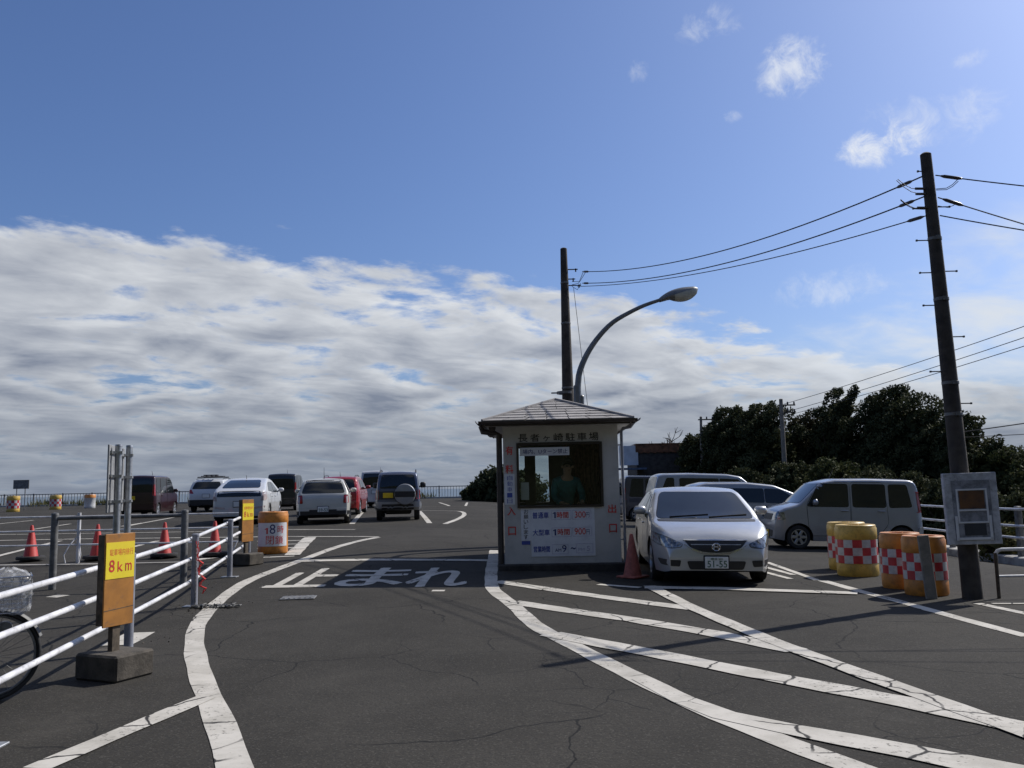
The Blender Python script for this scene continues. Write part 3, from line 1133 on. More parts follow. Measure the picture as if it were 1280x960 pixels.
# ------------------------------------------------------------------ left: white pipe railing along the lane
g_rail = thing('pipe_railing', 'white three-rail pipe railing running along the left of the lane past the speed boards', 'railing')
pa, pb, pc = G(150, 815), G(235, 759), G(281, 722)
dr_ = (pc - pa).normalized()
pz = pa - dr_ * 3.15
pz.z = 0
pd = G(300, 708)
posts = [pz - dr_ * 3.1, pz, pa, pb, pc, pc + (pc - pb).normalized() * 2.2]
for q in posts:
    q.z = gz(q.x, q.y)
for i, q in enumerate(posts[1:], 1):
    mb = MB()
    mb.tube([q + Vector((.07, .02, 0)), q + Vector((.07, .02, .91))], .043, 12)
    mb.lathe([(.046, .90), (.046, .925), (.03, .935), (.001, .937)], 12, c=q + Vector((.07, .02, 0)))
    po = mb.build('post', m_post_grey, g_rail, smooth=50)
    fl = MB()
    fl.box(q + Vector((.07, .02, .008)), (.26, .16, .016), bev=.004)
    fl.build('foot_plate', m_galv, po)
for hgt in (.86, .60, .31):
    mb = MB()
    pts = [q + Vector((0, 0, hgt)) for q in posts]
    mb.tube(pts, .0235, 12)
    rl = mb.build('rail', m_white_pipe, g_rail, smooth=60)
    for q, qn in ((pz, pa),):
        tb = MB()
        u = (qn - q).normalized()
        c = qn - u * .55 + Vector((0, 0, hgt))
        tb.tube([c, c + u * .16], .0255, 12)
        tb.build('sleeve', m_post_grey, rl, smooth=60)

# red plastic chain hung on the second post, and the dark chain heaped at its foot
mb = MB()
base = pb + Vector((.13, -.03, 0))
prev = base + Vector((0, 0, .84))
zig = [(0, .84), (.02, .72), (.02, .60), (.14, .56), (.05, .50), (.06, .42), (.20, .36), (.10, .31), (.08, .27), (.22, .24), (.16, .18)]
for i in range(len(zig) - 1):
    a = base + Vector((zig[i][0] * .55 - .02, 0, zig[i][1]))
    b = base + Vector((zig[i + 1][0] * .55 - .02, 0, zig[i + 1][1]))
    k = max(2, int((b - a).length / .035))
    for j in range(k):
        c0 = a.lerp(b, j / k)
        c1 = a.lerp(b, (j + 1.25) / k)
        off = Vector((0, .012, 0)) if j % 2 else Vector((.012, 0, 0))
        mb.tube([c0 + off, c1 + off], .006, 5)
        mb.tube([c0 - off, c1 - off], .006, 5)
solo(mb, 'plastic_chain', m_red, 'red plastic chain draped down the railing post beside the lane', 'chain')
mb = MB()
c = pb + Vector((.03, -.07, 0))
mb = MB()
for i in range(0):
    a = c + Vector((0.09, -.02, .03 + i * .05))
    o_ = Vector((.010, 0, 0)) if i % 2 else Vector((0, .010, 0))
    mb.tube([a + o_, a + o_ + Vector((0, 0, .055))], .005, 5)
    mb.tube([a - o_, a - o_ + Vector((0, 0, .055))], .005, 5)
rr = random.Random(3)
path = [c + Vector((.09 + .006 * (i % 2), -.02, .80 - .0245 * i)) for i in range(32)]
for i in range(150):
    path.append(c + Vector((.09 + .55 * i / 150 + rr.uniform(-.06, .06), -.02 + rr.gauss(0, .045), .012 + abs(rr.gauss(0, .014)))))
mb.tube(path, .0075, 5)
solo(mb, 'steel_chain', m_dgalv, 'dark steel chain hanging down the post and heaped on the asphalt at its foot', 'chain')

# ------------------------------------------------------------------ 8 km boards
def speed_board(px, py, label):
    p = G(px, py)
    t = thing('speed_board', label, 'sign', p, R(68), 'orange speed boards on concrete blocks')
    b = MB()
    b.box((0, 0, .105), (.47, .40, .21), rz=R(-92), bev=.018)
    b.build('concrete_block', m_concrete, t, smooth=30)
    q = MB()
    q.box((0, .02, .34), (.085, .05, .30), bev=.004)
    q.build('stake', m_board_edge, t)
    q = MB()
    q.box((0, .03, .80), (.305, .075, .74), bev=.003)
    bx = q.build('backing_board', m_board_edge, t)
    q = MB()
    q.box((0, -.014, .795), (.315, .014, .76), bev=.003)
    q.build('front_board', m_orange_board, t)
    q = MB()
    q.box((.0, -.0215, .555), (.313, .002, .006), rot=Matrix.Rotation(R(-2.5), 3, 'Y'))
    q.build('board_joint', m_board_edge, t)
    q = MB()
    q.box((0, -.0225, .955), (.302, .004, .30))
    s = q.build('yellow_sheet', m_yellow, t)
    pl = lambda x, z: (x, -.0252, z)
    lettering('駐車場内徐行', -.112, .135, .995, 1.05, pl, m_red, s, .004)
    lettering('8', -.117, -.060, .862, .960, pl, m_red, s, .012)
    lettering('k', -.028, .026, .862, .945, pl, m_red, s, .012)
    lettering('m', .054, .122, .862, .925, pl, m_red, s, .012)
    return t
speed_board(143, 846, 'orange speed board nearest the front, standing before the white railing by the bicycle')
speed_board(308, 706, 'orange speed board further back, at the end of the railing beside the orange closing-time drum')

# ------------------------------------------------------------------ two-post sign seen edge on
t = thing('two_post_sign', 'grey sign panel seen edge-on on two steel posts behind the near speed board', 'sign', G(141, 778), R(15.5))
b0 = Vector(t.location)
for dy, dx in ((0, 0), (.80, .0)):
    mb = MB()
    mb.tube([(dx + .01, dy, 0), (dx, dy, 2.06 + dy * .04)], .040, 14)
    mb.lathe([(.043, 2.055 + dy * .04), (.040, 2.075 + dy * .04), (.001, 2.08 + dy * .04)], 14, c=(dx, dy, 0))
    mb.build('post', m_galv, t, smooth=50)
mb = MB()
mb.box((-.085, .40, 1.67), (.02, 1.10, .80), bev=.004)
mb.build('panel', mat('dull_panel_back', (.26, .265, .27), .6, metal=.3, var=.2, vscale=5, dirt=.3), t)
for z in (1.40, 1.70, 1.98):
    mb = MB()
    mb.box((-.062, .40, z), (.025, 1.04, .035))
    mb.box((.0, 0, z), (.10, .094, .03))
    mb.box((0, .80, z), (.10, .094, .03))
    mb.build('bracket', m_galv, t)

# ------------------------------------------------------------------ white fence and grey gate bar behind
t = thing('cross_fence', 'low white two-rail pipe fence crossing behind the cones on the left', 'fence')
f1 = G(97, 703.5)
xs_ = [-15.4, -12.1, f1.x, f1.x + 3.2]
for x in xs_:
    z0 = gz(x, f1.y)
    mb = MB()
    mb.tube([(x, f1.y, z0), (x, f1.y, z0 + .95)], .034, 10)
    po = mb.build('post', m_white_pipe, t, smooth=50)
    for s in (-1, 1):
        mb = MB()
        mb.tube([(x + s * .02, f1.y, z0 + .50), (x + s * .10, f1.y - .15, z0 + .34), (x + s * .16, f1.y - .22, z0 + .16), (x + s * .12, f1.y - .22, z0)], .011, 7)
        mb.build('brace', m_white_pipe, po, smooth=60)
for hgt in (.88, .61, .34):
    mb = MB()
    mb.tube([(x, f1.y, gz(x, f1.y) + hgt) for x in xs_], .019, 10)
    mb.build('rail', m_white_pipe, t, smooth=60)

t = thing('gate_bar', 'dull grey steel bar on two thick posts in front of the white cross fence', 'barrier')
q0, q1 = G(65, 737), G(229, 732)
for q in (q0, q1):
    mb = MB()
    mb.tube([q, q + Vector((0, 0, 1.12))], .052, 14)
    mb.lathe([(.055, 1.11), (.05, 1.14), (.001, 1.15)], 14, c=q)
    mb.build('post', m_dgalv, t, smooth=50)
mb = MB()
mb.tube([q0 + Vector((0, 0, 1.06)), q1 + Vector((0, 0, 1.06))], .030, 10)
mb.build('bar', m_dgalv, t, smooth=60)

# ------------------------------------------------------------------ cones
def cone(px, py, label, m=None, h=.70, black=True, group=None):
    t = thing('traffic_cone', label, 'traffic cone', G(px, py), rz=random.uniform(0, 1.5), group=group)
    mb = MB()
    mb.lathe([(.150, .035), (.142, .05), (.030, h - .02), (.022, h), (.001, h + .004)], 22)
    mb.build('cone', m or m_cone, t, smooth=50)
    mb = MB()
    mb.box((0, 0, .018), (.38, .38, .034), bev=.012)
    if black:
        mb.lathe([(.255, .036), (.262, .06), (.25, .095), (.17, .10), (.155, .085)], 24)
    mb.build('base', m_rubber if black else (m or m_cone), t, smooth=40)
    return t
GC = 'red cones along the cross fence'
cone(38, 701.5, 'leftmost red traffic cone on a black weight, behind the cross fence', group=GC)
cone(121, 700.5, 'red traffic cone half hidden behind the near orange speed board', group=GC)
cone(205, 697.5, 'red traffic cone standing just left of the railing post with the red chain', group=GC)
cone(268, 696, 'red traffic cone seen through the railing next to the far speed board', group=GC)
cone(791, 722, 'faded dusty red cone at the right corner of the toll booth by the silver sedan', m_cone_old, .68, False)

# ------------------------------------------------------------------ drums
def drum(name, label, px, py, body, checks=True, r=.315, h=.80, group=None, rz=0.0, pos=None, n=56):
    if pos is None:
        pos = G(px, py)
        pos = pos + Vector((pos.x, pos.y, 0)).normalized() * r
        pos.z = gz(pos.x, pos.y)
    t = thing(name, label, 'drum barrier', pos, rz, group)
    mb = MB()
    mb.lathe([(.001, .002), (r * .96, .002), (r, .03), (r, .17), (r * .985, .185), (r * .985, h * .73), (r * 1.01, h * .745), (r * 1.01, h * .93), (r * .97, h * .955),
              (r * .97, h * .985), (r * .93, h), (r * .55, h), (r * .52, h - .02), (r * .2, h - .015), (r * .18, h + .01), (.001, h + .012)], 44)
    mb.build('barrel', body, t, smooth=40)
    if checks:
        mb = MB()
        rows = []
        z0, z1 = .205, h * .715
        for k in range(4):
            z = z0 + (z1 - z0) * k / 3
            rows.append([(math.cos(2 * math.pi * i / n) * (r + .003), math.sin(2 * math.pi * i / n) * (r + .003), z) for i in range(n)])
        mb.grid(rows, lambda i, j: (i + j // 4) % 2, True)
        mb.build('checker_band', [m_check_white, m_check_red], t, smooth=60)
    return t
GD = 'chequered drums at the exit'
drum('drum_barrier', 'yellow chequered drum standing behind another yellow drum near the silver kei van', 1061, 713.5, m_yellow_dim, group=GD, rz=.35)
drum('drum_barrier', 'yellow chequered drum in front of its yellow twin at the exit', 1073, 721.5, m_yellow_dim, group=GD, rz=.12)
drum('drum_barrier', 'orange chequered drum, the left and farther one of the orange pair', 1129, 737, m_orange_drum, group=GD, rz=.05, r=.268, h=.76)
drum('drum_barrier', 'orange chequered drum with the grey timber stake right in front of it', 1159, 746, m_orange_drum, group=GD, rz=.22, r=.268, h=.76)
mb = MB()
ps = G(1161, 748.5)
ps = Vector((ps.x, ps.y - .02, ps.z))
mb.box((0, 0, .39), (.135, .045, .80), bev=.006, rot=Matrix.Rotation(R(-4), 3, 'Y'))
solo(mb, 'timber_stake', m_pole_grey, 'leaning grey timber stake standing against the front of an orange drum', 'stake', loc=ps)

# closing-time drum
t = drum('drum_barrier', 'orange drum with a white closing-time notice wrapped round it', 341, 693, m_orange_drum, False, .30, .84)
rd = .30
def wrap(x, z):
    a = -math.pi / 2 + x / rd
    return Vector((math.cos(a) * (rd + .008), math.sin(a) * (rd + .008), z))
mb = MB()
rows = [[tuple(wrap(-.30 + .70 * i / 20, z) * 1 - Vector((0, 0, 0))) for i in range(21)] for z in (.15, .62)]
rows = [[(p[0] * .992, p[1] * .992, p[2]) for p in r] for r in rows]
mb.grid(rows)
nt = mb.build('notice', m_white_sheet, t, smooth=60)
def wrapped(body, x0, x1, z0, z1, m, bold):
    vs, fs = text_fit(body, x0, x1, z0, z1, bold)
    bm = bmesh.new()
    V = [bm.verts.new((v[0], v[1], 0)) for v in vs]
    for f in fs:
        try:
            bm.faces.new([V[i] for i in f])
        except ValueError:
            pass
    k = int((x1 - x0) / .02)
    for i in range(1, k):
        c = x0 + (x1 - x0) * i / k
        bmesh.ops.bisect_plane(bm, geom=bm.verts[:] + bm.edges[:] + bm.faces[:], plane_co=(c, 0, 0), plane_no=(1, 0, 0))
    for v in bm.verts:
        v.co = wrap(v.co.x, v.co.y)
    me = bpy.data.meshes.new('lettering')
    bm.to_mesh(me)
    bm.free()
    me.materials.append(m)
    o = bpy.data.objects.new('lettering', me)
    COL.objects.link(o)
    o.parent = nt
wrapped('1', -.085, -.020, .40, .52, m_red, .0)
wrapped('8', .015, .125, .40, .59, m_navy, .03)
wrapped('時', .165, .30, .41, .565, m_red, .03)
wrapped('閉', -.06, .10, .19, .36, m_red, .03)
wrapped('鎖', .12, .29, .19, .36, m_red, .03)

# ------------------------------------------------------------------ bicycle behind the railing
def bicycle():
    p = G(4, 872)
    hd = Vector((.86, .51, 0))
    cx, cy = at(-12, 830, 6.6).x, 6.6
    rz = math.atan2(hd.y, hd.x)
    WB = 1.08
    t = thing('bicycle', 'dark city bicycle with a wire front basket under a clear plastic cover behind the railing', 'bicycle',
              (cx - hd.x * WB, cy - hd.y * WB, gz(cx, cy)), rz)
    for i, x in enumerate((0, WB)):
        w = bpy.data.objects.new('wheel', None)
        COL.objects.link(w)
        w.parent = t
        w.location = (x, 0, .33)
        mb = MB()
        pts = [Vector((math.cos(a) * .315, 0, math.sin(a) * .315)) for a in np.linspace(0, 2 * math.pi, 49)]
        mb.tube(pts, .017, 8, caps=False)
        mb.build('tyre', m_tyre, w, smooth=60)
        mb = MB()
        pts = [Vector((math.cos(a) * .290, 0, math.sin(a) * .290)) for a in np.linspace(0, 2 * math.pi, 49)]
        mb.tube(pts, .010, 6, caps=False)
        mb.tube([(0, -.035, 0), (0, .035, 0)], .022, 12)
        for k in range(28):
            a = 2 * math.pi * k / 28
            b_ = a + (.35 if k % 2 else -.35)
            mb.tube([(math.cos(b_) * .02, .02 if k % 4 < 2 else -.02, math.sin(b_) * .02), (math.cos(a) * .285, 0, math.sin(a) * .285)], .0014, 4)
        mb.build('rim', m_dgalv, w, smooth=60)
        mb = MB()
        rows = []
        for a in np.linspace(R(20), R(170), 22):
            rows.append([Vector((math.cos(a) * rr_, yy, math.sin(a) * rr_)) for rr_, yy in ((.335, -.028), (.350, -.016), (.354, 0), (.350, .016), (.335, .028))])
        mb.grid(rows)
        mb.build('mudguard', m_dgalv, w, smooth=60)
    fr = MB()
    bbk, sd_, hd_ = Vector((.46, 0, .29)), Vector((.30, 0, .72)), Vector((.86, 0, .80))
    hl = Vector((.91, 0, .62))
    for a, b in ((bbk, sd_), (bbk, hl), (bbk + Vector((0, 0, .06)), hd_ - Vector((.0, 0, .12)))):
        fr.tube([a, b], .019, 10)
    fr.tube([hl, hd_ + Vector((-.03, 0, .1))], .021, 10)
    for s in (-.045, .045):
        fr.tube([bbk + Vector((0, s, 0)), (0, s, .33)], .010, 8)
        fr.tube([sd_ + Vector((0, s, -.06)), (0, s, .33)], .009, 8)
        fr.tube([hl + Vector((0, s, 0)), Vector((WB - .04, s, .45)), Vector((WB, s, .33))], .012, 8)
    fr.build('frame', m_black_trim, t, smooth=50)
    mb = MB()
    mb.tube([sd_, sd_ + Vector((-.05, 0, .16))], .013, 8)
    mb.lathe([(.001, 0), (.09, .0), (.10, .03), (.06, .07), (.001, .075)], 16, c=sd_ + Vector((-.08, 0, .14)))
    mb.build('saddle', m_rubber, t, smooth=60)
    mb = MB()
    h0 = hd_ + Vector((-.04, 0, .16))
    mb.tube([h0 + Vector((-.20, -.28, .04)), h0 + Vector((.02, -.22, .05)), h0, h0 + Vector((.02, .22, .05)), h0 + Vector((-.20, .28, .04))], .011, 8)
    mb.build('handlebar', m_chrome, t, smooth=60)
    mb = MB()
    mb.tube([bbk + Vector((0, -.06, 0)), bbk + Vector((.12, -.06, -.11))], .010, 6)
    mb.tube([bbk + Vector((0, .06, 0)), bbk + Vector((-.12, .06, .11))], .010, 6)
    mb.box(bbk + Vector((.12, -.11, -.11)), (.09, .09, .02), bev=.005)
    mb.box(bbk + Vector((-.12, .11, .11)), (.09, .09, .02), bev=.005)
    mb.lathe([(.09, -.052), (.09, -.046), (.001, -.046)], 22, axis='Y', c=bbk)
    mb.build('crank', m_dgalv, t, smooth=40)
    mb = MB()
    mb.tube([(WB - .02, .05, .42), (WB + .03, .055, .60)], .016, 8)
    mb.lathe([(.001, 0), (.05, .005), (.055, .05), (.03, .09), (.001, .10)], 16, c=(WB + .08, .0, .52), axis='Y')
    mb.build('front_lamp', m_dgalv, t, smooth=60)
    # wire basket
    B = MB()
    c = Vector((WB + .09, 0, .78))
    def ring(f, z):
        return [c + Vector((sx * .15 * f, sy * .19 * f, z)) for sx, sy in ((-1, -1), (1, -1), (1, 1), (-1, 1), (-1, -1))]
    for k in range(9):
        B.tube(ring(.82 + .18 * k / 8, -.13 + .26 * k / 8), .0035 if k < 8 else .006, 5)
    lo, hi = ring(.82, -.13), ring(1, .13)
    for s in range(4):
        for k in range(5):
            B.tube([lo[s].lerp(lo[s + 1], k / 5), hi[s].lerp(hi[s + 1], k / 5)], .003, 5)
    for k in range(6):
        B.tube([lo[0].lerp(lo[1], k / 5), lo[3].lerp(lo[2], k / 5)], .003, 5)
    bk = B.build('basket', m_chrome, t, smooth=60)
    # crumpled clear cover drawn over the basket
    mb = MB()
    rr = random.Random(5)
    rows = []
    for k in range(9):
        z = -.13 + .33 * k / 8
        f = (1.10, 1.12, 1.1, 1.14, 1.13, 1.12, 1.08, .78, .2)[k]
        z = min(z, .19)
        row = []
        for i in range(36):
            a = 2 * math.pi * i / 36
            n_ = max(abs(math.cos(a)), abs(math.sin(a)))
            w_ = f * (1 + rr.uniform(-.05, .05)) * .94 / (n_ ** .8)
            row.append(c + Vector((math.cos(a) * .15 * w_, math.sin(a) * .19 * w_, z + rr.uniform(-.012, .012))))
        rows.append(row)
    mb.grid(rows, 0, True)
    m = bpy.data.materials.new('clear_plastic')
    m.use_nodes = True
    g = NT(m.node_tree)
    out = g.n('ShaderNodeOutputMaterial')
    tr = g.n('ShaderNodeBsdfTransparent')
    b = g.n('ShaderNodeBsdfPrincipled')
    b.inputs['Base Color'].default_value = (.75, .76, .78, 1)
    b.inputs['Roughness'].default_value = .18
    mx = g.n('ShaderNodeMixShader')
    geo = g.n('ShaderNodeNewGeometry')
    g.l(g.m('ADD', .16, g.m('MULTIPLY', g.sm(g.noise(geo.outputs['Position'], 14, 5, .6, 1.2), .5, .7), .45)), mx.inputs[0])
    g.l(tr.outputs[0], mx.inputs[1])
    g.l(b.outputs[0], mx.inputs[2])
    g.l(mx.outputs[0], out.inputs[0])
    mb.build('rain_cover', m, bk, smooth=60)
bicycle()

# ------------------------------------------------------------------ far left: drums, board, cliff-edge fence
GF = 'drums near the cliff fence'
def far_drum(px, py, label, m, chk):
    d = drum('drum_barrier', label, px, py, m, chk, .36, .95, group=GF, n=28 * 2)
    if not chk:
        q = MB()
        q.lathe([(.368, .72), (.368, .90), (.352, .92), (.34, .955), (.001, .957)], 30)
        q.build('lid', m_orange_drum, d, smooth=40)
    return d
far_drum(16, 640, 'far yellow chequered drum under the grey board by the cliff fence', m_yellow_dim, True)
far_drum(69, 637, 'far yellow chequered drum between the grey board and the pale drum', m_yellow_dim, True)
far_drum(112, 635.5, 'far pale grey drum with an orange top beside the two-post sign', m_check_white, False)
t = thing('notice_board', 'grey rectangular notice board on a thin leg above the far fence', 'sign', G(27, 638))
mb = MB()
k_ = t.location.y / F
mb.box((-.1, 0, 33 * k_ - .05), (19.5 * k_, .06, 11 * k_), bev=.01)
mb.build('panel', m_dgalv, t)
mb = MB()
mb.tube([(.15, .04, 0), (.15, .04, 28 * k_)], .03, 8)
mb.tube([(-.4, .04, 0), (-.4, .04, 28 * k_)], .03, 8)
mb.build('leg', m_dgalv, t)

t = thing('cliff_fence', 'long grey barred fence along the cliff edge at the far side of the lot', 'fence')
FX = np.arange(-64, -2.4, .26)
def fy(x):
    return 78.5 + .02 * (x + 30)
for x in np.arange(-64, -2.4, 2.6):
    z0 = gz(x, fy(x))
    mb = MB()
    mb.box((x, fy(x), z0 + .57), (.10, .10, 1.14))
    mb.build('post', m_dgalv, t)
mb = MB()
for x in FX:
    z0 = gz(x, fy(x))
    mb.box((x, fy(x), z0 + .58), (.035, .035, .92))
mb.build('bars', m_dgalv, t)
for z in (.10, 1.06):
    mb = MB()
    mb.box((-33.3, fy(-33.3), gz(-33, 78) + z), (61.4, .06, .07), rz=.02)
    mb.build('rail', m_dgalv, t)
mb = MB()
mb.box((-33.3, fy(-33.3) - .35, gz(-33, 78) + .06), (61.4, .3, .16), rz=.02, bev=.02)
tag(mb.build('kerb', m_kerb), kind='structure')

# ------------------------------------------------------------------ foliage helpers
SWEEP = Vector((.80, .1, .55)).normalized()
def leaves(mb, centres, n, size, rnd, sweep=.0):
    """n small leaf quads spread through the given clumps (centre, radius)"""
    tot = sum(r ** 2.2 for c, r in centres)
    for c, r in centres:
        k = max(6, int(n * r ** 2.2 / tot))
        for _ in range(k):
            d = Vector((rnd.gauss(0, 1), rnd.gauss(0, 1), rnd.gauss(0, 1))).normalized()
            p = Vector(c) + d * r * (rnd.random() ** .38)
            if sweep:
                p = p + SWEEP * (d.dot(SWEEP) * r * sweep)
            a = Vector((rnd.gauss(0, 1), rnd.gauss(0, 1), rnd.gauss(0, 1))).normalized()
            b = a.cross(d + Vector((rnd.gauss(0, .6), rnd.gauss(0, .6), rnd.gauss(0, .6))))
            if b.length < 1e-4:
                continue
            b.normalize()
            s = size * rnd.uniform(.6, 1.3)
            o = len(mb.v)
            mb.v += [tuple(p - a * s), tuple(p + b * s * .5), tuple(p + a * s), tuple(p - b * s * .5)]
            mb.f.append((o, o + 1, o + 2, o + 3))
            mb.mi.append(0)

def tree(name, label, pos, h, rx, lean=.0, n=11000, leaf=.10, m=None, seed=0, group=None, cat='tree', flat=.9, base=.05, ry=None):
    rnd = random.Random(seed)
    t = thing(name, label, cat, pos, 0, group)
    ry = ry or rx
    tr = MB()
    top = Vector((lean, 0, h * .8))
    tr.tube([Vector((0, 0, -.4)), Vector((lean * .15, 0, h * .25)), Vector((lean * .5, .1, h * .55)), top], [.16 * h / 5, .12 * h / 5, .08 * h / 5, .02], 8)
    cl = []
    for i in range(120):
        u = rnd.random() ** .85
        z = h * (base + (.97 - base) * u)
        env = math.sin(math.pi * min(1, .16 + .84 * (1 - u) * .95 + .05)) ** .5 if u > .4 else (.80 + .25 * u)
        env = max(.18, min(1.0, env)) * (1.0 if u < .5 else (1 - (u - .5) ** 1.6 * 1.9))
        env = max(.10, env)
        th = rnd.uniform(0, 2 * math.pi)
        rr_ = rnd.random() ** .4
        c = Vector((math.cos(th) * rx * rr_ * env + lean * u ** 1.5, math.sin(th) * ry * rr_ * env, z))
        r = rx * rnd.uniform(.12, .24) * (1.0 - .40 * u)
        cl.append((c, r))
        if i % 9 == 0:
            s0 = Vector((lean * .3 * u, 0, z * .55))
            tr.tube([s0, s0.lerp(c, .6) + Vector((0, 0, -.1)), c], [.05, .03, .012], 5)
    # ragged tufts on the outline
    for i in range(70):
        c, r = rnd.choice(cl[:120])
        d = Vector((rnd.gauss(0, 1) + lean * .3, rnd.gauss(0, 1), rnd.gauss(.5, .8))).normalized()
        cl.append((c + d * r * 1.2, r * rnd.uniform(.25, .5)))
    tr.build('trunk', m_bark, t, smooth=60, fix=False)
    mb = MB()
    leaves(mb, cl, n, leaf, rnd, .9 if cat == 'tree' else .2)
    # the dense inner foliage that closes the crown
    core = [(Vector((lean * (u ** 1.5), 0, h * u)), rx * w_) for u, w_ in ((.18, .62), (.36, .66), (.54, .58), (.70, .42), (.82, .24))]
    leaves(mb, core, int(n * .30), leaf * 2.4, rnd)
    mb.build('crown', m or m_leaf_dark, t, fix=False)
    return t

def bare_tree(label, pos, h, seed):
    rnd = random.Random(seed)
    t = thing('bare_tree', label, 'tree', pos)
    mb = MB()
    def br(p, d, L, r, dep):
        q = p + d * L
        mid = p.lerp(q, .5) + Vector((rnd.gauss(0, .06), rnd.gauss(0, .06), 0)) * L
        mb.tube([p, mid, q], [r, r * .8, r * .6], 5, caps=False)
        if dep == 0:
            return
        for _ in range(rnd.choice((2, 3, 3))):
            e = (d + Vector((rnd.gauss(0, .55), rnd.gauss(0, .55), rnd.gauss(.1, .3)))).normalized()
            br(q, e, L * rnd.uniform(.6, .82), max(.016, r * .66), dep - 1)
    br(Vector((0, 0, -.2)), Vector((0, 0, 1)), h * .3, h * .024, 5)
    mb.build('branches', m_bark, t, smooth=60, fix=False)
    return t
# ------------------------------------------------------------------ toll booth
BW, BD = 1.97, 3.0
BA = R(-1.5)
fc = at(704.5, 712, 14.86)
bz = gz(fc.x, fc.y)
ax_, ay_ = Vector((math.cos(BA), math.sin(BA), 0)), Vector((-math.sin(BA), math.cos(BA), 0))
cpt = Vector((fc.x, fc.y, bz)) + ay_ * BD / 2
booth = thing('toll_booth', 'small cream toll booth with a shingled hip roof and Japanese lettering on its wall', 'booth', cpt, BA)

def bp(px, py):
    """pixel on the booth's front wall -> local (x, z)"""
    d = raydir(px, py)
    o = Vector((0, 0, EYE)) - cpt + ay_ * BD / 2
    s = -(o.dot(ay_)) / d.dot(ay_)
    q = o + d * s
    return q.dot(ax_), q.z

WALL_T = .09
EAVE = 2.452
Z0 = .123
yF = -BD / 2
# dark base block
mb = MB()
mb.box((0, 0, .035), (BW + .22, BD + .2, .17), bev=.02)
mb.build('base_block', mat('dark_base_paint', (.04, .036, .033), .9, var=.3, vscale=5, dirt=.4), booth)
# floor
wx0, wz1 = bp(647, 555.5)
wx1, wz0 = bp(753, 631.5)
# front wall as four pieces butted round the window
def wall(name, pieces, m):
    q = MB()
    for c, s in pieces:
        q.box(c, s)
    return q.build(name, m, booth)
yw = yF + WALL_T / 2
wall('front_wall', [((0, yw, (Z0 + wz0) / 2), (BW, WALL_T, wz0 - Z0)), ((0, yw, (wz1 + EAVE) / 2), (BW, WALL_T, EAVE - wz1)),
                    (((-BW / 2 + wx0) / 2, yw, (wz0 + wz1) / 2), (wx0 + BW / 2, WALL_T, wz1 - wz0)),
                    (((BW / 2 + wx1) / 2, yw, (wz0 + wz1) / 2), (BW / 2 - wx1, WALL_T, wz1 - wz0))], m_booth)
# side walls with a window each
for s in (-1, 1):
    x = s * (BW / 2 - WALL_T / 2)
    D2 = BD - 2 * WALL_T
    a, b = -.6, .7
    wall('side_wall', [((x, 0, (Z0 + 1.15) / 2), (WALL_T, D2, 1.15 - Z0)), ((x, 0, (2.15 + EAVE) / 2), (WALL_T, D2, EAVE - 2.15)),
                       ((x, (-D2 / 2 + a) / 2, 1.65), (WALL_T, a + D2 / 2, 1.0)), ((x, (D2 / 2 + b) / 2, 1.65), (WALL_T, D2 / 2 - b, 1.0))], m_booth)
    q = MB()
    q.box((x, (a + b) / 2, 1.65), (.012, b - a - .06, .94))
    q.build('side_window', pane_mat('booth_side_glass', (.8, .84, .84), 1.35), booth)
# back wall with two openings
yb = BD / 2 - WALL_T / 2
o1, o2, o3, o4 = -.82, -.66, -.44, -.17
wall('back_wall', [((0, yb, (Z0 + 1.10) / 2), (BW, WALL_T, 1.10 - Z0)), ((0, yb, (2.20 + EAVE) / 2), (BW, WALL_T, EAVE - 2.20)),
                   (((o2 + o3) / 2, yb, 1.65), (o3 - o2, WALL_T, 1.10)), (((-BW / 2 + o1) / 2, yb, 1.65), (o1 + BW / 2, WALL_T, 1.10)), (((BW / 2 + o4) / 2, yb, 1.65), (BW / 2 - o4, WALL_T, 1.10))], m_booth_in)
q = MB()
q.box(((o1 + o4) / 2, yb, 1.65), (o4 - o1 - .02, .01, 1.08))
q.build('back_window', pane_mat('booth_back_glass', (.85, .88, .88), 1.3), booth)
q = MB()
q.box((0, 0, Z0 + .01), (BW - 2 * WALL_T - .01, BD - 2 * WALL_T - .01, .02))
q.build('floor', m_booth_in, booth)
q = MB()
q.box((0, 0, EAVE - .03), (BW - 2 * WALL_T - .01, BD - 2 * WALL_T - .01, .02))
q.build('ceiling', m_booth_in, booth)
q = MB()   # dark panelling inside, a counter under the window and a curtain at the side
q.box((0, yF + WALL_T + .22, wz0 - .10), (BW - 2 * WALL_T - .02, .42, .04), bev=.005)
q.build('counter', m_booth_in, booth)
q = MB()
rows = []
for z in (1.0, 2.3):
    rows.append([(wx1 - .62 + .66 * i / 40, yF + .75 + .03 * math.sin(i * 1.3), z) for i in range(41)])
q.grid(rows)
q.build('curtain', m_curtain, booth, smooth=60)
q = MB()
for x in (wx0 - .004, wx1 + .004):
    q.box((x, yF + .02, (wz0 + wz1) / 2), (.04, .10, wz1 - wz0 + .04))
for z in (wz0 - .004, wz1 + .004):
    q.box((0 + (wx0 + wx1) / 2, yF + .021, z), (wx1 - wx0 - .03, .102, .042))
fr_ = q.build('window_frame', m_frame, booth)
q = MB()
q.box(((wx0 + wx1) / 2, yF + .034, (wz0 + wz1) / 2), (wx1 - wx0 - .05, .008, wz1 - wz0 - .05))
q.build('front_window', pane_mat('booth_front_glass', (.86, .90, .89), 1.33), booth)
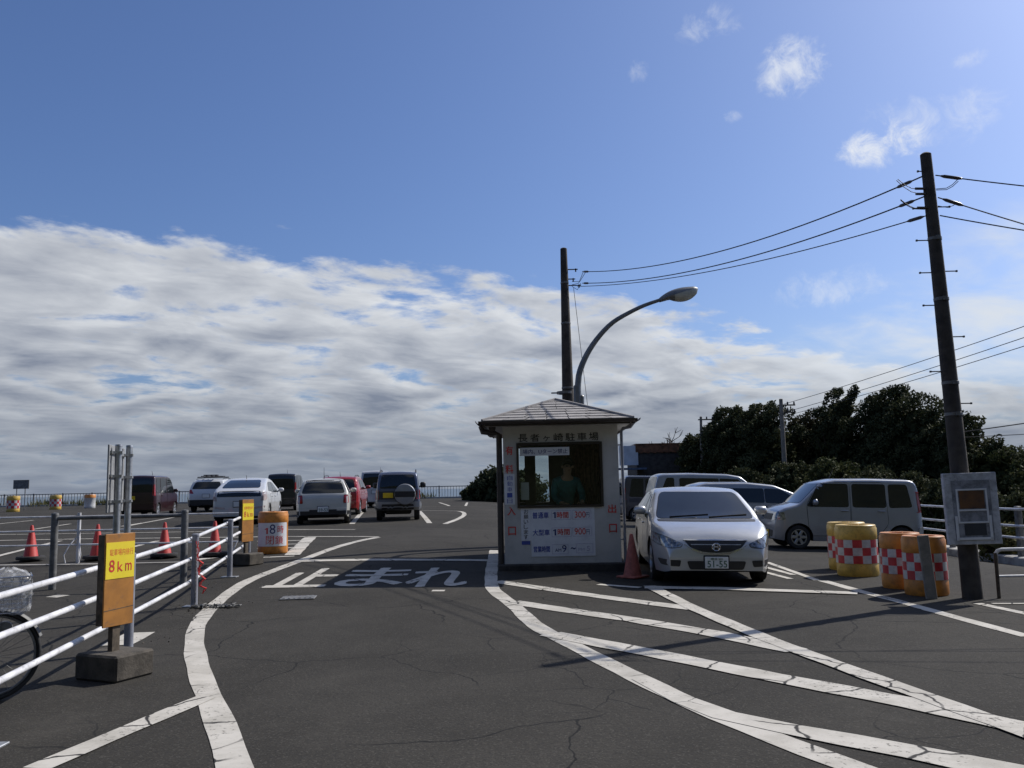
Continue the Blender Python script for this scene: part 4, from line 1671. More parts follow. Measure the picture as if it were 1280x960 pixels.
# U-turn notice inside the glass
ux0, uz0 = bp(650, 570)
ux1, uz1 = bp(711.5, 558.5)
q = MB()
q.box(((ux0 + ux1) / 2, yF + .020, (uz0 + uz1) / 2), (ux1 - ux0, .006, uz1 - uz0))
s_ = q.build('window_notice', m_white_sheet, booth)
lettering('場内、Uターン禁止', ux0 + .05, ux1 - .03, uz0 + .03, uz1 - .03, lambda x, z: (x, yF + .0155, z), m_navy, s_, .015)
q = MB()
q.box((bp(656, 610)[0], yF + .10, bp(656, 614)[1]), (.14, .01, .30))
q.build('paper_slip', m_white_sheet, booth)

# roof: four shingled slopes, board fascia, gutters and down pipes
OH = .335
EY = BD / 2 + OH
EX = BW / 2 + .29
XO = -.045                      # the roof sits a touch to the left
RZ, RIDGE = EAVE + .07, 2.985
ridge = max(0, EY - EX) * .9
courses = 8
def slope(cor0, cor1, ap0, ap1, name):
    """overlapping courses of shingles between eave corners and the ridge"""
    q = MB()
    rnd = random.Random(hash((round(cor0[0], 2), round(cor0[1], 2))) % 1000)
    c0, c1, a0, a1 = map(Vector, (cor0, cor1, ap0, ap1))
    nrm = (c1 - c0).cross(a0 - c0).normalized()
    if nrm.z < 0:
        nrm = -nrm
    for k in range(courses):
        t0, t1 = k / courses, (k + 1.0) / courses + .02
        L0, R0, L1, R1 = c0.lerp(a0, t0), c1.lerp(a1, t0), c0.lerp(a0, min(1, t1)), c1.lerp(a1, min(1, t1))
        w = (R0 - L0).length
        ns = max(1, int(round(w / .36)))
        cuts = [0] + sorted(min(.98, max(.02, (i + (.5 if k % 2 else 0) + rnd.uniform(-.05, .05)) / ns)) for i in range(1, ns)) + [1]
        for i in range(len(cuts) - 1):
            u0, u1 = cuts[i] + (.004 if i else 0), cuts[i + 1] - .004
            up0, up1 = nrm * .022, nrm * .008
            jit = nrm * rnd.uniform(0, .004)
            p = [L0.lerp(R0, u0) + up0 + jit, L0.lerp(R0, u1) + up0 + jit, L1.lerp(R1, u1) + up1 + jit, L1.lerp(R1, u0) + up1 + jit]
            q.face(p)
            q.face([p[0], p[1], p[1] - nrm * .018, p[0] - nrm * .018])
    q.face([c0, c1, a1, a0])
    return q.build(name, m_shingle, booth, fix=False)
A0, A1 = (XO, -ridge, RIDGE), (XO, ridge, RIDGE)
XL, XR = XO - EX, XO + EX
C = [(XL, -EY, RZ), (XR, -EY, RZ), (XR, EY, RZ), (XL, EY, RZ)]
slope(C[0], C[1], A0, A0, 'roof_slope')
slope(C[1], C[2], A0, A1, 'roof_slope')
slope(C[2], C[3], A1, A1, 'roof_slope')
slope(C[3], C[0], A1, A0, 'roof_slope')
q = MB()
for a, b in ((C[0], A0), (C[1], A0), (C[2], A1), (C[3], A1), (A0, A1)):
    if (Vector(a) - Vector(b)).length > .05:
        q.tube([Vector(a) + Vector((0, 0, .02)), Vector(b) + Vector((0, 0, .025))], .028, 6)
q.build('hip_cap', m_shingle, booth)
q = MB()
q.box((XO, 0, EAVE + .012), (2 * EX - .06, 2 * EY - .06, .02))
q.build('soffit', m_booth, booth)
q = MB()
for s in (-1, 1):
    q.box((XO, s * (EY - .02), EAVE + .035), (2 * EX - .10, .03, .09))
    q.box((XO + s * (EX - .02), 0, EAVE + .036), (.03, 2 * EY - .012, .092))
q.build('fascia', m_gutter, booth)
q = MB()
def gutter(a, b):
    a, b = Vector(a), Vector(b)
    d = (b - a).normalized()
    n = Vector((d.y, -d.x, 0))
    rows = []
    for p in (a, b):
        rows.append([p + n * (math.cos(t_) * .055) + Vector((0, 0, math.sin(t_) * .055)) for t_ in np.linspace(math.pi, 2 * math.pi, 9)] + [p + n * (math.cos(t_) * .047) + Vector((0, 0, math.sin(t_) * .047)) for t_ in np.linspace(2 * math.pi, math.pi, 9)])
    q.grid(rows, 0, True)
GZ = EAVE + .07
gutter((XL - .06, -EY - .05, GZ), (XR + .06, -EY - .05, GZ))
gutter((XR + .055, -EY - .1, GZ + .004), (XR + .055, EY + .1, GZ + .004))
gutter((XR + .06, EY + .05, GZ), (XL - .06, EY + .05, GZ))
gutter((XL - .055, EY + .1, GZ + .004), (XL - .055, -EY - .1, GZ + .004))
q.build('gutter', m_gutter, booth, smooth=50)
q = MB()
q.tube([(XL - .04, yF + .1, GZ - .05), (XL - .02, yF + .1, GZ - .14), (-BW / 2 - .16, yF + .08, GZ - .17), (-BW / 2 - .07, yF + .08, GZ - .20), (-BW / 2 - .07, yF + .08, .03)], .052, 10)
q.build('down_pipe', m_gutter, booth, smooth=50)
q = MB()
q.tube([(XR + .03, yF - .1, GZ - .05), (XR - .02, yF, GZ - .12), (BW / 2 + .10, yF + .05, GZ - .14), (BW / 2 + .07, yF + .05, GZ - .20), (BW / 2 + .07, yF + .05, .10)], .026, 10)
for z in (.5, 1.1, 1.4, 2.1):
    q.box((BW / 2 + .03, yF + .05, z), (.09, .02, .02))
q.build('down_pipe', m_post_grey, booth, smooth=50)
q = MB()
q.lathe([(.001, -.012), (.055, -.01), (.062, 0), (.001, .0)], 16, axis='Y', c=(-BW / 2 - .18, yF - .0, EAVE - .02))
q.build('soffit_vent', m_gutter, booth)

# lettering on the walls
pf = lambda x, z: (x, yF - .004, z)
def sign_text(body, x0, y0, x1, y1, m, bold=.02, parent=None, off=.004):
    a = bp(x0, y1)
    b = bp(x1, y0)
    return lettering(body, a[0], b[0], a[1], b[1], lambda x, z: (x, yF - off, z), m, parent or booth, bold)
for i, ch in enumerate('長者ヶ崎駐車場'):
    xa = 648 + i * 14.75
    dy = -.35 * i
    sign_text(ch, xa + (1.5 if ch == 'ヶ' else 0), 542.5 + dy + (3 if ch == 'ヶ' else 0), xa + 11.3 - (1.5 if ch == 'ヶ' else 0), 552.5 + dy, m_black_ink, .022)
for ch, cx, cy, w in (('有', 636.5, 563.3, 9), ('料', 636.8, 586.5, 9.5), ('入', 639.3, 638.8, 10), ('口', 640.2, 663.8, 9.2), ('出', 765.2, 635.8, 9.6), ('口', 766.3, 660.3, 9)):
    sign_text(ch, cx - w / 2, cy - 5.4, cx + w / 2, cy + 5.4, m_red, .02)
def sheet(x0, y0, x1, y1, m, name='wall_sheet', th=.006, off=0.0):
    a, b = bp(x0, y1), bp(x1, y0)
    q = MB()
    q.box(((a[0] + b[0]) / 2, yF - th / 2 - .001 - off, (a[1] + b[1]) / 2), (b[0] - a[0], th, b[1] - a[1]), bev=.001)
    return q.build(name, m, booth)
sv_ = sheet(631, 592.5, 643.2, 631, m_white_sheet, 'vertical_notice')
for i, ch in enumerate('自動車一日'):
    sign_text(ch, 634, 594.5 + i * 7.2, 640.5, 600.5 + i * 7.2, m_blue, .0, sv_, .0085)
vn = sheet(651.8, 634.5, 663, 676, m_white_sheet, 'vertical_notice')
for i, ch in enumerate('お願いします'):
    sign_text(ch, 654.8, 637 + i * 6.3, 660.2, 642.3 + i * 6.3, m_black_ink, .01, vn, .0085)
sheet(652.3, 676.3, 662.8, 681, m_blue, 'blue_tab')
pb_ = sheet(664.5, 632.8, 742.8, 696, m_white_sheet, 'price_board', .008)
T = lambda b, x0, y0, x1, y1, m, w=.02: sign_text(b, x0, y0, x1, y1, m, w, pb_, .0115)
T('普通車', 665.8, 640, 685.6, 648.2, m_blue, .03)
T('1', 691, 640, 694.6, 647.8, m_navy, .0)
T('時間', 696.2, 639.6, 710.3, 647.8, m_red, .02)
T('300', 718.5, 639, 731.8, 647.2, m_red, .01)
T('円', 732.5, 640, 736.5, 646.8, m_navy, .0)
T('大型車', 666, 661.8, 687, 669.5, m_blue, .03)
T('1', 691.4, 661.5, 695, 669.3, m_navy, .0)
T('時間', 697.3, 660.8, 711.8, 668.8, m_red, .02)
T('900', 718.3, 660, 732, 668.3, m_red, .01)
T('円', 733, 661.3, 737, 668, m_navy, .0)
T('営業時間', 667.2, 682.5, 687.3, 690.3, m_blue, .03)
T('AM', 694, 685.6, 701.5, 689.6, m_navy, .02)
T('9', 702.8, 681.3, 708, 690, m_navy, .02)
T('~', 713.5, 684, 719.5, 686.6, m_navy, .04)
T('PM', 723, 684.8, 730.5, 688.6, m_lilac, .0)
T('5', 733.5, 682.3, 737.5, 688.6, m_lilac, .0)
for (x0, y0, x1, y1) in ((689.5, 638, 713.5, 649.6), (715.5, 637.5, 738.5, 649), (690, 659.4, 713.8, 671), (716, 658.8, 739.5, 670.2), (690.5, 680.2, 710, 692.3), (720.5, 679.2, 741, 691)):
    a, b = bp(x0, y1), bp(x1, y0)
    q = MB()
    for z in (a[1], b[1]):
        q.box(((a[0] + b[0]) / 2, yF - .0105, z), (b[0] - a[0], .003, .006))
    for x in (a[0], b[0]):
        q.box((x, yF - .0107, (a[1] + b[1]) / 2), (.006, .0034, b[1] - a[1]))
    q.build('ruled_box', m_lilac, pb_)

# attendant inside the booth
def attendant():
    skin = mat('skin', (.45, .27, .19), .55, var=.05)
    jac = mat('teal_jacket', (.03, .16, .17), .7, var=.2, vscale=9)
    trs = mat('dark_trousers', (.02, .022, .03), .8, var=.1)
    hair = mat('dark_hair', (.015, .012, .011), .6, var=.1)
    lx, lz = bp(708, 610)
    ly = yF + .62
    o = cpt + ax_ * lx + ay_ * ly
    root = thing('person', 'booth attendant in a teal jacket leaning over the counter behind the window', 'person', (o.x, o.y, bz + Z0 + .02), BA + R(12))
    def skinned(name, verts, edges, radii, m, parent, lvl=2):
        me = bpy.data.meshes.new(name)
        me.from_pydata(verts, edges, [])
        ob = bpy.data.objects.new(name, me)
        COL.objects.link(ob)
        ob.parent = parent
        sk = ob.modifiers.new('skin', 'SKIN')
        lay = me.skin_vertices[0] if me.skin_vertices else None
        if lay:
            for i, r in enumerate(radii):
                lay.data[i].radius = (r, r) if not isinstance(r, tuple) else r
            lay.data[0].use_root = True
        sb = ob.modifiers.new('sub', 'SUBSURF')
        sb.levels = sb.render_levels = lvl
        me.materials.append(m)
        dg = bpy.context.evaluated_depsgraph_get()
        m2 = bpy.data.meshes.new_from_object(ob.evaluated_get(dg))
        ob.modifiers.clear()
        ob.data = m2
        m2.polygons.foreach_set('use_smooth', [True] * len(m2.polygons))
        if not m2.materials:
            m2.materials.append(m)
        return ob
    V = [(0, 0, .88), (0, -.02, 1.05), (0, -.08, 1.25), (0, -.12, 1.38), (0, -.16, 1.47), (0, -.20, 1.56), (0, -.22, 1.66),       # pelvis..head
         (-.19, -.10, 1.36), (-.25, -.14, 1.10), (-.16, -.34, .98), (-.13, -.42, .98),                                             # left arm to hand
         (.19, -.10, 1.36), (.27, -.16, 1.12), (.20, -.38, 1.0), (.17, -.46, .99),
         (-.10, 0, .85), (-.11, -.03, .47), (-.11, .02, .08), (-.11, -.12, .05), (.10, 0, .85), (.11, -.03, .47), (.11, .02, .08), (.11, -.12, .05)]
    E = [(0, 1), (1, 2), (2, 3), (3, 4), (4, 5), (5, 6), (3, 7), (7, 8), (8, 9), (9, 10), (3, 11), (11, 12), (12, 13), (13, 14),
         (0, 15), (15, 16), (16, 17), (17, 18), (0, 19), (19, 20), (20, 21), (21, 22)]
    rad = [(.15, .11), (.14, .10), (.17, .11), (.13, .10), .055, .085, .075, .06, .047, .036, .03, .06, .047, .036, .03, .085, .06, .042, .035, .085, .06, .042, .035]
    skinned('body', V, E, rad, skin, root)
    for s, w in ((-1, 10), (1, 14)):   # fingers
        hnd = Vector(V[w])
        for k in range(5):
            q = MB()
            d = Vector((s * -.1 + (k - 2) * .16, -1, -.1)).normalized() if k < 4 else Vector((-s * 1, -.5, 0)).normalized()
            st = hnd + Vector(((k - 1.5) * .018, -.015, 0)) if k < 4 else hnd + Vector((-s * .02, .01, 0))
            q.tube([st, st + d * .035, st + d * .06 + Vector((0, 0, -.012)), st + d * .075 + Vector((0, 0, -.025))], [.009, .0085, .008, .006], 6)
            q.build('finger', skin, root, smooth=60)
    J = [V[i] for i in (0, 1, 2, 3, 7, 8, 9, 11, 12, 13)] + [(0, -.145, 1.455)]
    JE = [(0, 1), (1, 2), (2, 3), (3, 4), (4, 5), (5, 6), (3, 7), (7, 8), (8, 9), (3, 10)]
    skinned('jacket', J, JE, [(.175, .135), (.165, .125), (.195, .135), (.15, .12), .08, .066, .052, .08, .066, .052, .075], jac, root)
    skinned('trousers', [V[0], V[15], V[16], V[17], V[19], V[20], V[21]], [(0, 1), (1, 2), (2, 3), (0, 4), (4, 5), (5, 6)], [(.16, .12), .10, .075, .06, .10, .075, .06], trs, root)
    q = MB()
    rows = []
    for i in range(9):
        a = R(90) * i / 8
        rows.append([Vector((math.cos(b) * .098 * math.cos(a), -.205 + math.sin(b) * .108 * math.cos(a), 1.625 + .135 * math.sin(a) + max(0, -math.sin(b)) * .075 * math.cos(a) - max(0, math.sin(b)) * .05 * math.cos(a))) for b in np.linspace(0, 2 * math.pi, 22, endpoint=False)])
    q.grid(rows, 0, True)
    q.build('hair', hair, root, smooth=60)
    q = MB()
    for s in (-1, 1):
        q.lathe([(.001, -.008), (.012, -.004), (.013, .004), (.001, .006)], 8, axis='Y', c=(s * .033, -.300, 1.62))
    q.build('eyes', trs, root)
    q = MB()
    q.tube([(0, -.295, 1.615), (0, -.318, 1.585), (0, -.300, 1.578)], [.010, .016, .008], 7)
    for s in (-1, 1):
        q.lathe([(.001, -.01), (.022, -.006), (.026, .004), (.001, .01)], 8, axis='Y', c=(s * .092, -.215, 1.61))
    q.build('nose_and_ears', skin, root, smooth=60)
    q = MB()
    q.box((0, -.298, 1.548), (.05, .012, .010), bev=.003)
    q.build('mouth', mat('lips', (.30, .12, .10), .5), root)
attendant()

# ------------------------------------------------------------------ poles, lamp, wires
def pole(name, label, top, foot_px=None, foot=None, r0=.12, r1=.075, m=None, bolts=None, cat='utility pole'):
    t = thing(name, label, cat, foot)
    f, tp = Vector((0, 0, -.3)), Vector(top) - Vector(foot)
    mb = MB()
    n = 9
    mb.tube([f.lerp(tp, i / n) for i in range(n + 1)] + [tp + Vector((0, 0, .02))], [r0 + (r1 - r0) * i / n for i in range(n + 1)] + [r1 * .6], 16)
    mb.build('shaft', m or m_pole, t, smooth=50)
    return t, tp

# near pole on the right
pfoot = G(1217, 748)
ptop = at(1157, 193, pfoot.y)
near_pole, ntp = pole('utility_pole', 'tall dark pole nearest on the right, carrying a weathered white box', ptop, foot=pfoot, r0=.125, r1=.070)
axp = ntp.normalized()
def on_pole(px, py):
    """height along the near pole for a pixel row"""
    best = min(range(400), key=lambda i: abs(proj_y(pfoot + ntp * i / 399) - py))
    return ntp * best / 399
def proj_y(p):
    q = Vector(p) - Vector((0, 0, EYE))
    return 480 - F * q.dot(UP) / q.dot(FW)
for (px, py, s) in ((1150, 214, -1), (1178, 259, 1), (1150, 260, -1), (1150, 300, -1), (1189, 339, 1), (1154, 340, -1), (1159, 381, -1), (1201, 421, 1), (1167, 464, -1), (1211, 505, 1)):
    c = on_pole(px, py)
    L = .05 if py == 214 else .20
    mb = MB()
    mb.tube([c + Vector((s * .05, 0, 0)), c + Vector((s * (.09 + L * .75), 0, 0))], .008, 6)
    mb.lathe([(.013, -.012), (.016, .0), (.013, .012)], 8, c=c + Vector((s * (.09 + L * .75), 0, 0)))
    mb.build('step_bolt', m_dgalv, near_pole)

wire_ends = []
def wire(label, a, b, sag, r=.009, name='overhead_wire', group='overhead wires between the poles', n=26, grips=(0, 0)):
    a, b = Vector(a), Vector(b)
    mb = MB()
    pts = [a.lerp(b, i / n) - Vector((0, 0, 4 * sag * (i / n) * (1 - i / n))) for i in range(n + 1)]
    mb.tube(pts, r, 6)
    o = solo(mb, name, m_wire, label, 'cable', group)
    for k, g_ in zip((0, -1), grips):
        if g_:
            q = MB()
            p0 = pts[k]
            d = (pts[1] - pts[0]).normalized() if k == 0 else (pts[-2] - pts[-1]).normalized()
            q.tube([p0 + d * g_, p0 + d * (g_ + .05), p0 + d * (g_ + .22), p0 + d * (g_ + .27)], [.010, .024, .024, .010], 8)
            q.build('wire_grip', m_insul, o, smooth=60)
    return o

YL = 20.3
lfoot = Vector((at(711, 520, YL).x, YL, gz(1.3, YL)))
ltop = at(704.5, 311, YL)
far_pole, ltp = pole('utility_pole', 'plain dark pole rising straight behind the toll booth roof', ltop, foot=lfoot, r0=.20, r1=.080)
for py, ln in ((337, .16), (349, .10), (357, .24)):
    c = at(706, py, YL) - lfoot
    mb = MB()
    mb.box(c + Vector((.11 + ln / 2, 0, 0)), (ln + .08, .03, .02))
    mb.box(c + Vector((.10 + ln, 0, -.02)), (.03, .03, .08))
    mb.build('bracket', m_insul, far_pole)
c = at(706, 491, YL) - lfoot
mb = MB()
mb.lathe([(.19, -.03), (.19, .03)], 16, c=c)
mb.box(c + Vector((-.25, 0, 0)), (.14, .03, .03))
mb.build('band', m_dgalv, far_pole)

A = [at(728, 339.5, YL), at(728, 354, YL), at(722, 358, YL)]
Bn = [pfoot + on_pole(0, 220) + Vector((-.08, 0, 0)), pfoot + on_pole(0, 245) + Vector((-.08, 0, 0)), pfoot + on_pole(0, 269) + Vector((-.08, 0, 0))]
nm = ('uppermost', 'middle', 'lowest')
for a, b, l, s in zip(A, Bn, nm, (.34, .30, .22)):
    wire(l + ' of the three wires strung from the pole behind the booth to the near pole', a, b, s, .010 if l != 'lowest' else .008, grips=(.06 if l != 'lowest' else 0, .16 if l != 'lowest' else .04))
Bq = [pfoot + on_pole(0, 219) + Vector((.10, 0, 0)), pfoot + on_pole(0, 247) + Vector((.10, 0, 0)), pfoot + on_pole(0, 270) + Vector((.10, 0, 0))]
for a, (ex, ey), l in zip(Bq, ((1800, 262), (1800, 408), (1800, 345)), nm):
    wire(l + ' of the three wires leaving the near pole top towards the right edge', a, at(ex, ey, 9.6), .10, .008, grips=(.06 if l != 'lowest' else 0, 0))
# slack jumper loops at the pole top
for dx, z0, z1 in ((-1, 220, 236), (-1, 222, 243), (-1, 246, 260), (-1, 247, 261), (1, 222, 236), (1, 224, 238), (1, 250, 258)):
    a = on_pole(0, z0) + Vector((dx * (.34 + .004 * (z1 - z0)), 0, 0)) + Vector((0, 0, -.03))
    b = on_pole(0, z1) + Vector((dx * .09, 0, 0))
    m_ = a.lerp(b, .55) + Vector((0, 0, -.05))
    mb = MB()
    mb.tube([a, a.lerp(m_, .5) + Vector((0, 0, -.015)), m_, b], .005, 5)
    mb.build('jumper_wire', m_wire, near_pole)
for py in (236, 243, 260):
    c = on_pole(0, py)
    mb = MB()
    mb.tube([c + Vector((-.05, -.02, 0)), c + Vector((-.20, -.03, 0))], .018, 8)
    mb.build('insulator', m_insul, near_pole)
for k, (z0, z1) in enumerate(((340, 352), (340, 356), (354, 358))):
    a = at(732 - k * 3, z0, YL) - lfoot
    b = at(715, z1, YL) - lfoot
    mb = MB()
    mb.tube([a, a.lerp(b, .5) + Vector((.02, 0, -.12)), b], .007, 5)
    mb.build('jumper_wire', m_wire, far_pole)
wire('thin stay wire dropping from the pole behind the booth down past the street lamp', at(717, 360, YL), at(736, 520, YL + 1.2), .0, .006)

# street lamp
YS = 19.9
lb = Vector((at(722.5, 520, YS).x, YS, 0))
lb.z = gz(lb.x, lb.y)
lamp = thing('street_lamp', 'curved-arm grey street lamp leaning out to the right above the toll booth', 'street lamp', lb)
L_ = lambda px, py: at(px, py, YS) - lb
mb = MB()
mb.tube([Vector((0, 0, -.1)), L_(722.3, 483)], [.10, .075], 14)
mb.build('pole', m_lamp_arm, lamp, smooth=50)
mb = MB()
mb.box(L_(721.5, 497), (.15, .15, .60), bev=.03)
mb.box(L_(727, 505), (.12, .12, .42), bev=.03)
mb.build('junction_box', m_lamp_arm, lamp)
mb = MB()
key = [(722.3, 486), (723.5, 470), (728, 455), (737, 437), (750, 419), (766, 403), (786, 391), (806, 381.5), (828, 374)]
pp = smooth_path([(L_(*k).x, L_(*k).z) for k in key], .12)
mb.tube([Vector((p.x, 0, p.y)) for p in pp], [.075 - .035 * i / (len(pp) - 1) for i in range(len(pp))], 12)
mb.build('arm', m_lamp_arm, lamp, smooth=60)
h0, h1 = L_(824, 376), L_(872.5, 360.5)
d = (h1 - h0)
hl_ = d.length
ux = d.normalized()
uy = Vector((0, 1, 0))
uz = ux.cross(uy) * -1
if uz.z < 0:
    uz = -uz
mb, ml = MB(), MB()
ru, rl = [], []
N = 15
for i in range(N):
    u = i / (N - 1)
    w = .05 + .155 * math.sin(math.pi * min(1, u ** .8)) ** .75 if u < .999 else .01
    w = w if u < .97 else w * .55
    up_ = .05 + .10 * math.sin(math.pi * u ** .85) if u < .999 else .01
    dn = .04 + (.16 * math.sin(math.pi * max(0, (u - .28) / .72)) ** .7 if u > .28 else 0) if u < .999 else .01
    c = h0 + d * u
    ru.append([c + uy * (w * math.cos(a)) + uz * (up_ * math.sin(a)) for a in np.linspace(0, math.pi, 13)])
    rl.append([c + uy * (w * math.cos(a)) - uz * (dn * math.sin(a)) for a in np.linspace(0, math.pi, 13)])
mb.grid(ru)
mb.grid(rl[:6])
ml.grid(rl[5:])
hdm = mb.build('lamp_head', m_lamp_arm, lamp, smooth=60)
ml.build('lens', m_lamp_lens, hdm, smooth=60)

# weathered box on the near pole
cb = at(1215, 635.5, pfoot.y - .19)
tilt = math.atan2(ntp.x, ntp.z)
bx = thing('pole_box', 'peeling white wooden box with a brown picture panel strapped to the near pole', 'box', cb)
bx.rotation_euler = (0, R(-1.0), R(-10))
mb = MB()
mb.box((0, .03, 0), (.615, .10, .885), bev=.006)
mb.build('case', m_box_wood, bx)
mb = MB()
mb.box((0, -.021, -.02), (.45, .004, .74))
mb.build('inner_panel', mat('stained_inner_panel', (.24, .25, .28), .8, var=.3, vscale=8, dirt=.7), bx)
for (x, z, w, h) in ((0, .235, .36, .02), (-.17, .03, .02, .39), (.17, .03, .02, .39), (0, -.17, .36, .02), (0, -.02, .32, .02), (-.2, -.24, .03, .30), (.19, -.24, .03, .30), (0, -.37, .40, .03)):
    mb = MB()
    mb.box((x, -.026, z), (w, .014, h))
    mb.build('moulding', m_white_sheet, bx)
mb = MB()
mb.box((0, -.025, .11), (.29, .006, .22))
mb.build('picture', m_brown_pic, bx)
mb = MB()
mb.box((.01, -.025, -.26), (.25, .006, .14))
mb.build('slot', m_dark_hole, bx)
mb = MB()
mb.box((0, .30 - .05, .2), (.30, .44 - .1, .03))
mb.build('strap', m_dgalv, bx)

for t_, tp_, r_, zs in ((near_pole, ntp, .125, (.40, .47, .66, .80)), (far_pole, ltp, .20, (.52, .74, .88))):
    for k in zs:
        mb = MB()
        rr_ = r_ + ((.070 if t_ is near_pole else .08) - r_) * k + .006
        cc = tp_ * k
        mb.lathe([(rr_ - .01, -.022), (rr_, -.018), (rr_, .018), (rr_ - .01, .022)], 18, c=cc)
        mb.box(cc + Vector((0, -rr_, 0)), (.05, .03, .05))
        mb.build('steel_band', m_dgalv, t_, smooth=40)

# far utility poles
def far_utility(px0, py0, px1, py1, Y, label, w, arms):
    f = at(px1, py1, Y)
    f = Vector((f.x, Y, gz(f.x, Y) - .3))
    t, tp = pole('utility_pole', label, at(px0, py0, Y), foot=f, r0=w, r1=w * .6, m=m_pole_grey)
    for k in arms:
        mb = MB()
        c = tp + Vector((0, 0, -k))
        mb.box(c + Vector((.25, 0, 0)), (.8, .06, .06))
        for s in (.0, .3, .6):
            mb.lathe([(.03, 0), (.045, .04), (.03, .12), (.001, .13)], 8, c=c + Vector((s, 0, .03)))
        mb.build('cross_arm', m_insul, t)
    return t, f + tp
_, t2 = far_utility(976, 499, 982, 605, 40, 'slender grey pole standing among the dark trees behind the wagon', .14, (.28, .62))
far_utility(876, 521, 877, 600, 45, 'thin far pole at the left end of the tree belt near the shack', .11, (.15,))
for (p, q, l) in (((980, 505), (1500, 329.5), 'uppermost'), ((982, 515), (1500, 346), 'middle'), ((985, 519), (1500, 361), 'lowest')):
    wire(l + ' of the three wires climbing right from the pole among the trees', at(*p, 40), at(*q, 18), .12, .011)
a = pfoot + on_pole(0, 541)
wire('upper of the two service wires leaving the near pole half way up', a, at(1700, 455, 12), .05, .008)
wire('lower of the two service wires leaving the near pole half way up', a + Vector((0, 0, -.06)), at(1700, 510, 12), .04, .005)

# ------------------------------------------------------------------ right: road railing and little hand rail
t = thing('road_railing', 'white three-rail road railing on a concrete kerb at the right edge of the lot', 'railing')
rp = [(10.25, 4), (10.25, 8), (10.25, 12), (10.25, 15), (10.3, 18), (10.4, 21), (10.6, 24), (10.9, 27.5), (11.2, 31)]
RP = [Vector((x, y, gz(x, y))) for x, y in rp]
for p in RP:
    mb = MB()
    mb.box(p + Vector((.06, 0, .60)), (.10, .14, 1.20), bev=.015)
    mb.build('post', m_dgalv, t)
for hgt in (1.14, .80, .56):
    mb = MB()
    mb.tube([p + Vector((0, 0, hgt)) for p in RP], .027, 10)
    mb.build('rail', m_white_pipe, t, smooth=60)
mb = MB()
rows = []
for p in [RP[0].lerp(RP[1], .0)] + RP[1:]:
    rows.append([p + Vector((-.16, 0, -.02)), p + Vector((-.15, 0, .16)), p + Vector((-.12, 0, .18)), p + Vector((.26, 0, .18)), p + Vector((.26, 0, -.4))])
mb.grid(rows)
tag(mb.build('kerb', m_kerb), kind='structure')

hp = G(1249, 748)
t = thing('hand_rail', 'short worn steel hand rail at the right edge beside the near pole', 'railing', hp)
for x in (0, 1.5):
    mb = MB()
    mb.tube([(x, 0, 0), (x, 0, .56)], .022, 10)
    mb.build('post', m_board_edge, t, smooth=50)
mb = MB()
mb.tube([(0, 0, .545), (.03, 0, .585), (.08, 0, .60), (1.42, 0, .60), (1.47, 0, .585), (1.5, 0, .545)], .022, 10)
mb.build('rail', m_white_pipe, t, smooth=60)
mb = MB()
mb.tube([(0, 0, .27), (1.5, 0, .27)], .016, 8)
mb.build('rail', m_white_pipe, t, smooth=60)
# ------------------------------------------------------------------ vehicles
def img_xy(px, S):
    """ground position seen at column px where a metre measures S pixels"""
    Y = F / S
    return (px - 640) / S, Y

# silver sedan leaving the lot
hd = Vector((-.070, -1, 0)).normalized()
nose = Vector((2.875, 12.62, 0))
civ_c = nose - hd * 4.54 / 2
c = Car('sedan_car', 'silver sedan with a white number plate driving out past the toll booth', 4.54, 1.755, 1.44,
        [(0, .55), (.02, .80), (.06, .98), (.16, 1.05), (.5, 1.09), (.72, 1.13), (1.35, 1.335), (1.9, 1.385), (2.3, 1.38), (2.60, 1.33), (3.52, .935), (3.70, .89), (4.05, .835), (4.30, .77), (4.43, .695), (4.50, .62), (4.525, .55), (4.54, .48)],
        silver_a, civ_c, hd, belt=.93, tumble=.27, zb=.19, wr=.315, wx=(.93, 3.63), dr=.7, cr=.16, df=.85, cf=.24, rc=.12, sig=.05, pf=2.0)
W2 = 1.755 / 2
c.sides('door', [(1.30, .45), (1.42, .34), (2.28, .33), (2.28, 1.30), (1.75, 1.32), (1.20, 1.10)], .004, silver_a, r=.1, seal=.012, handle=(1.62, .84))
c.sides('door', [(2.31, .33), (3.18, .34), (3.24, .60), (3.20, .90), (2.62, 1.26), (2.31, 1.30)], .004, silver_a, r=.1, seal=.012, handle=(2.46, .82))
c.sides('window', [(1.36, .965), (2.25, .935), (2.25, 1.275), (1.85, 1.29)], .009, m_glass, r=.05, seal=.012)
c.sides('window', [(2.34, .935), (3.12, .905), (2.66, 1.21), (2.34, 1.275)], .009, m_glass, r=.05, seal=.012)
c.end('windscreen', [(-.755, .93), (.755, .93), (.605, 1.325), (-.605, 1.325)], 'F', .006, m_glass_teal, r=.07, seal=.014)
c.end('rear_window', [(-.66, 1.14), (.66, 1.14), (.54, 1.36), (-.54, 1.36)], 'B', .006, m_glass, r=.06, seal=.012)
c.end('wiper_cowl', [(-.74, .893), (.74, .893), (.75, .92), (-.75, .92)], 'F', .004, m_black_trim, r=.015)
for l in c.end('headlight', [(.47, .605), (.50, .555), (.66, .545), (.80, .585), (.90, .66), (.93, .755), (.86, .755), (.70, .70)], 'F', .010, m_headlamp, r=.02, mirror=True, seal=.008, res=.04):
    pass
g1 = c.end('grille', [(-.44, .645), (.44, .645), (.36, .555), (.20, .50), (0, .482), (-.20, .50), (-.36, .555)], 'F', .010, m_black_trim, r=.015, res=.04)[0]
c.patch('chrome_bar', [(-.46, .662), (.46, .662), (.455, .648), (-.455, .648)], 'F', .016, m_chrome, parent=g1, r=.004, res=.04)
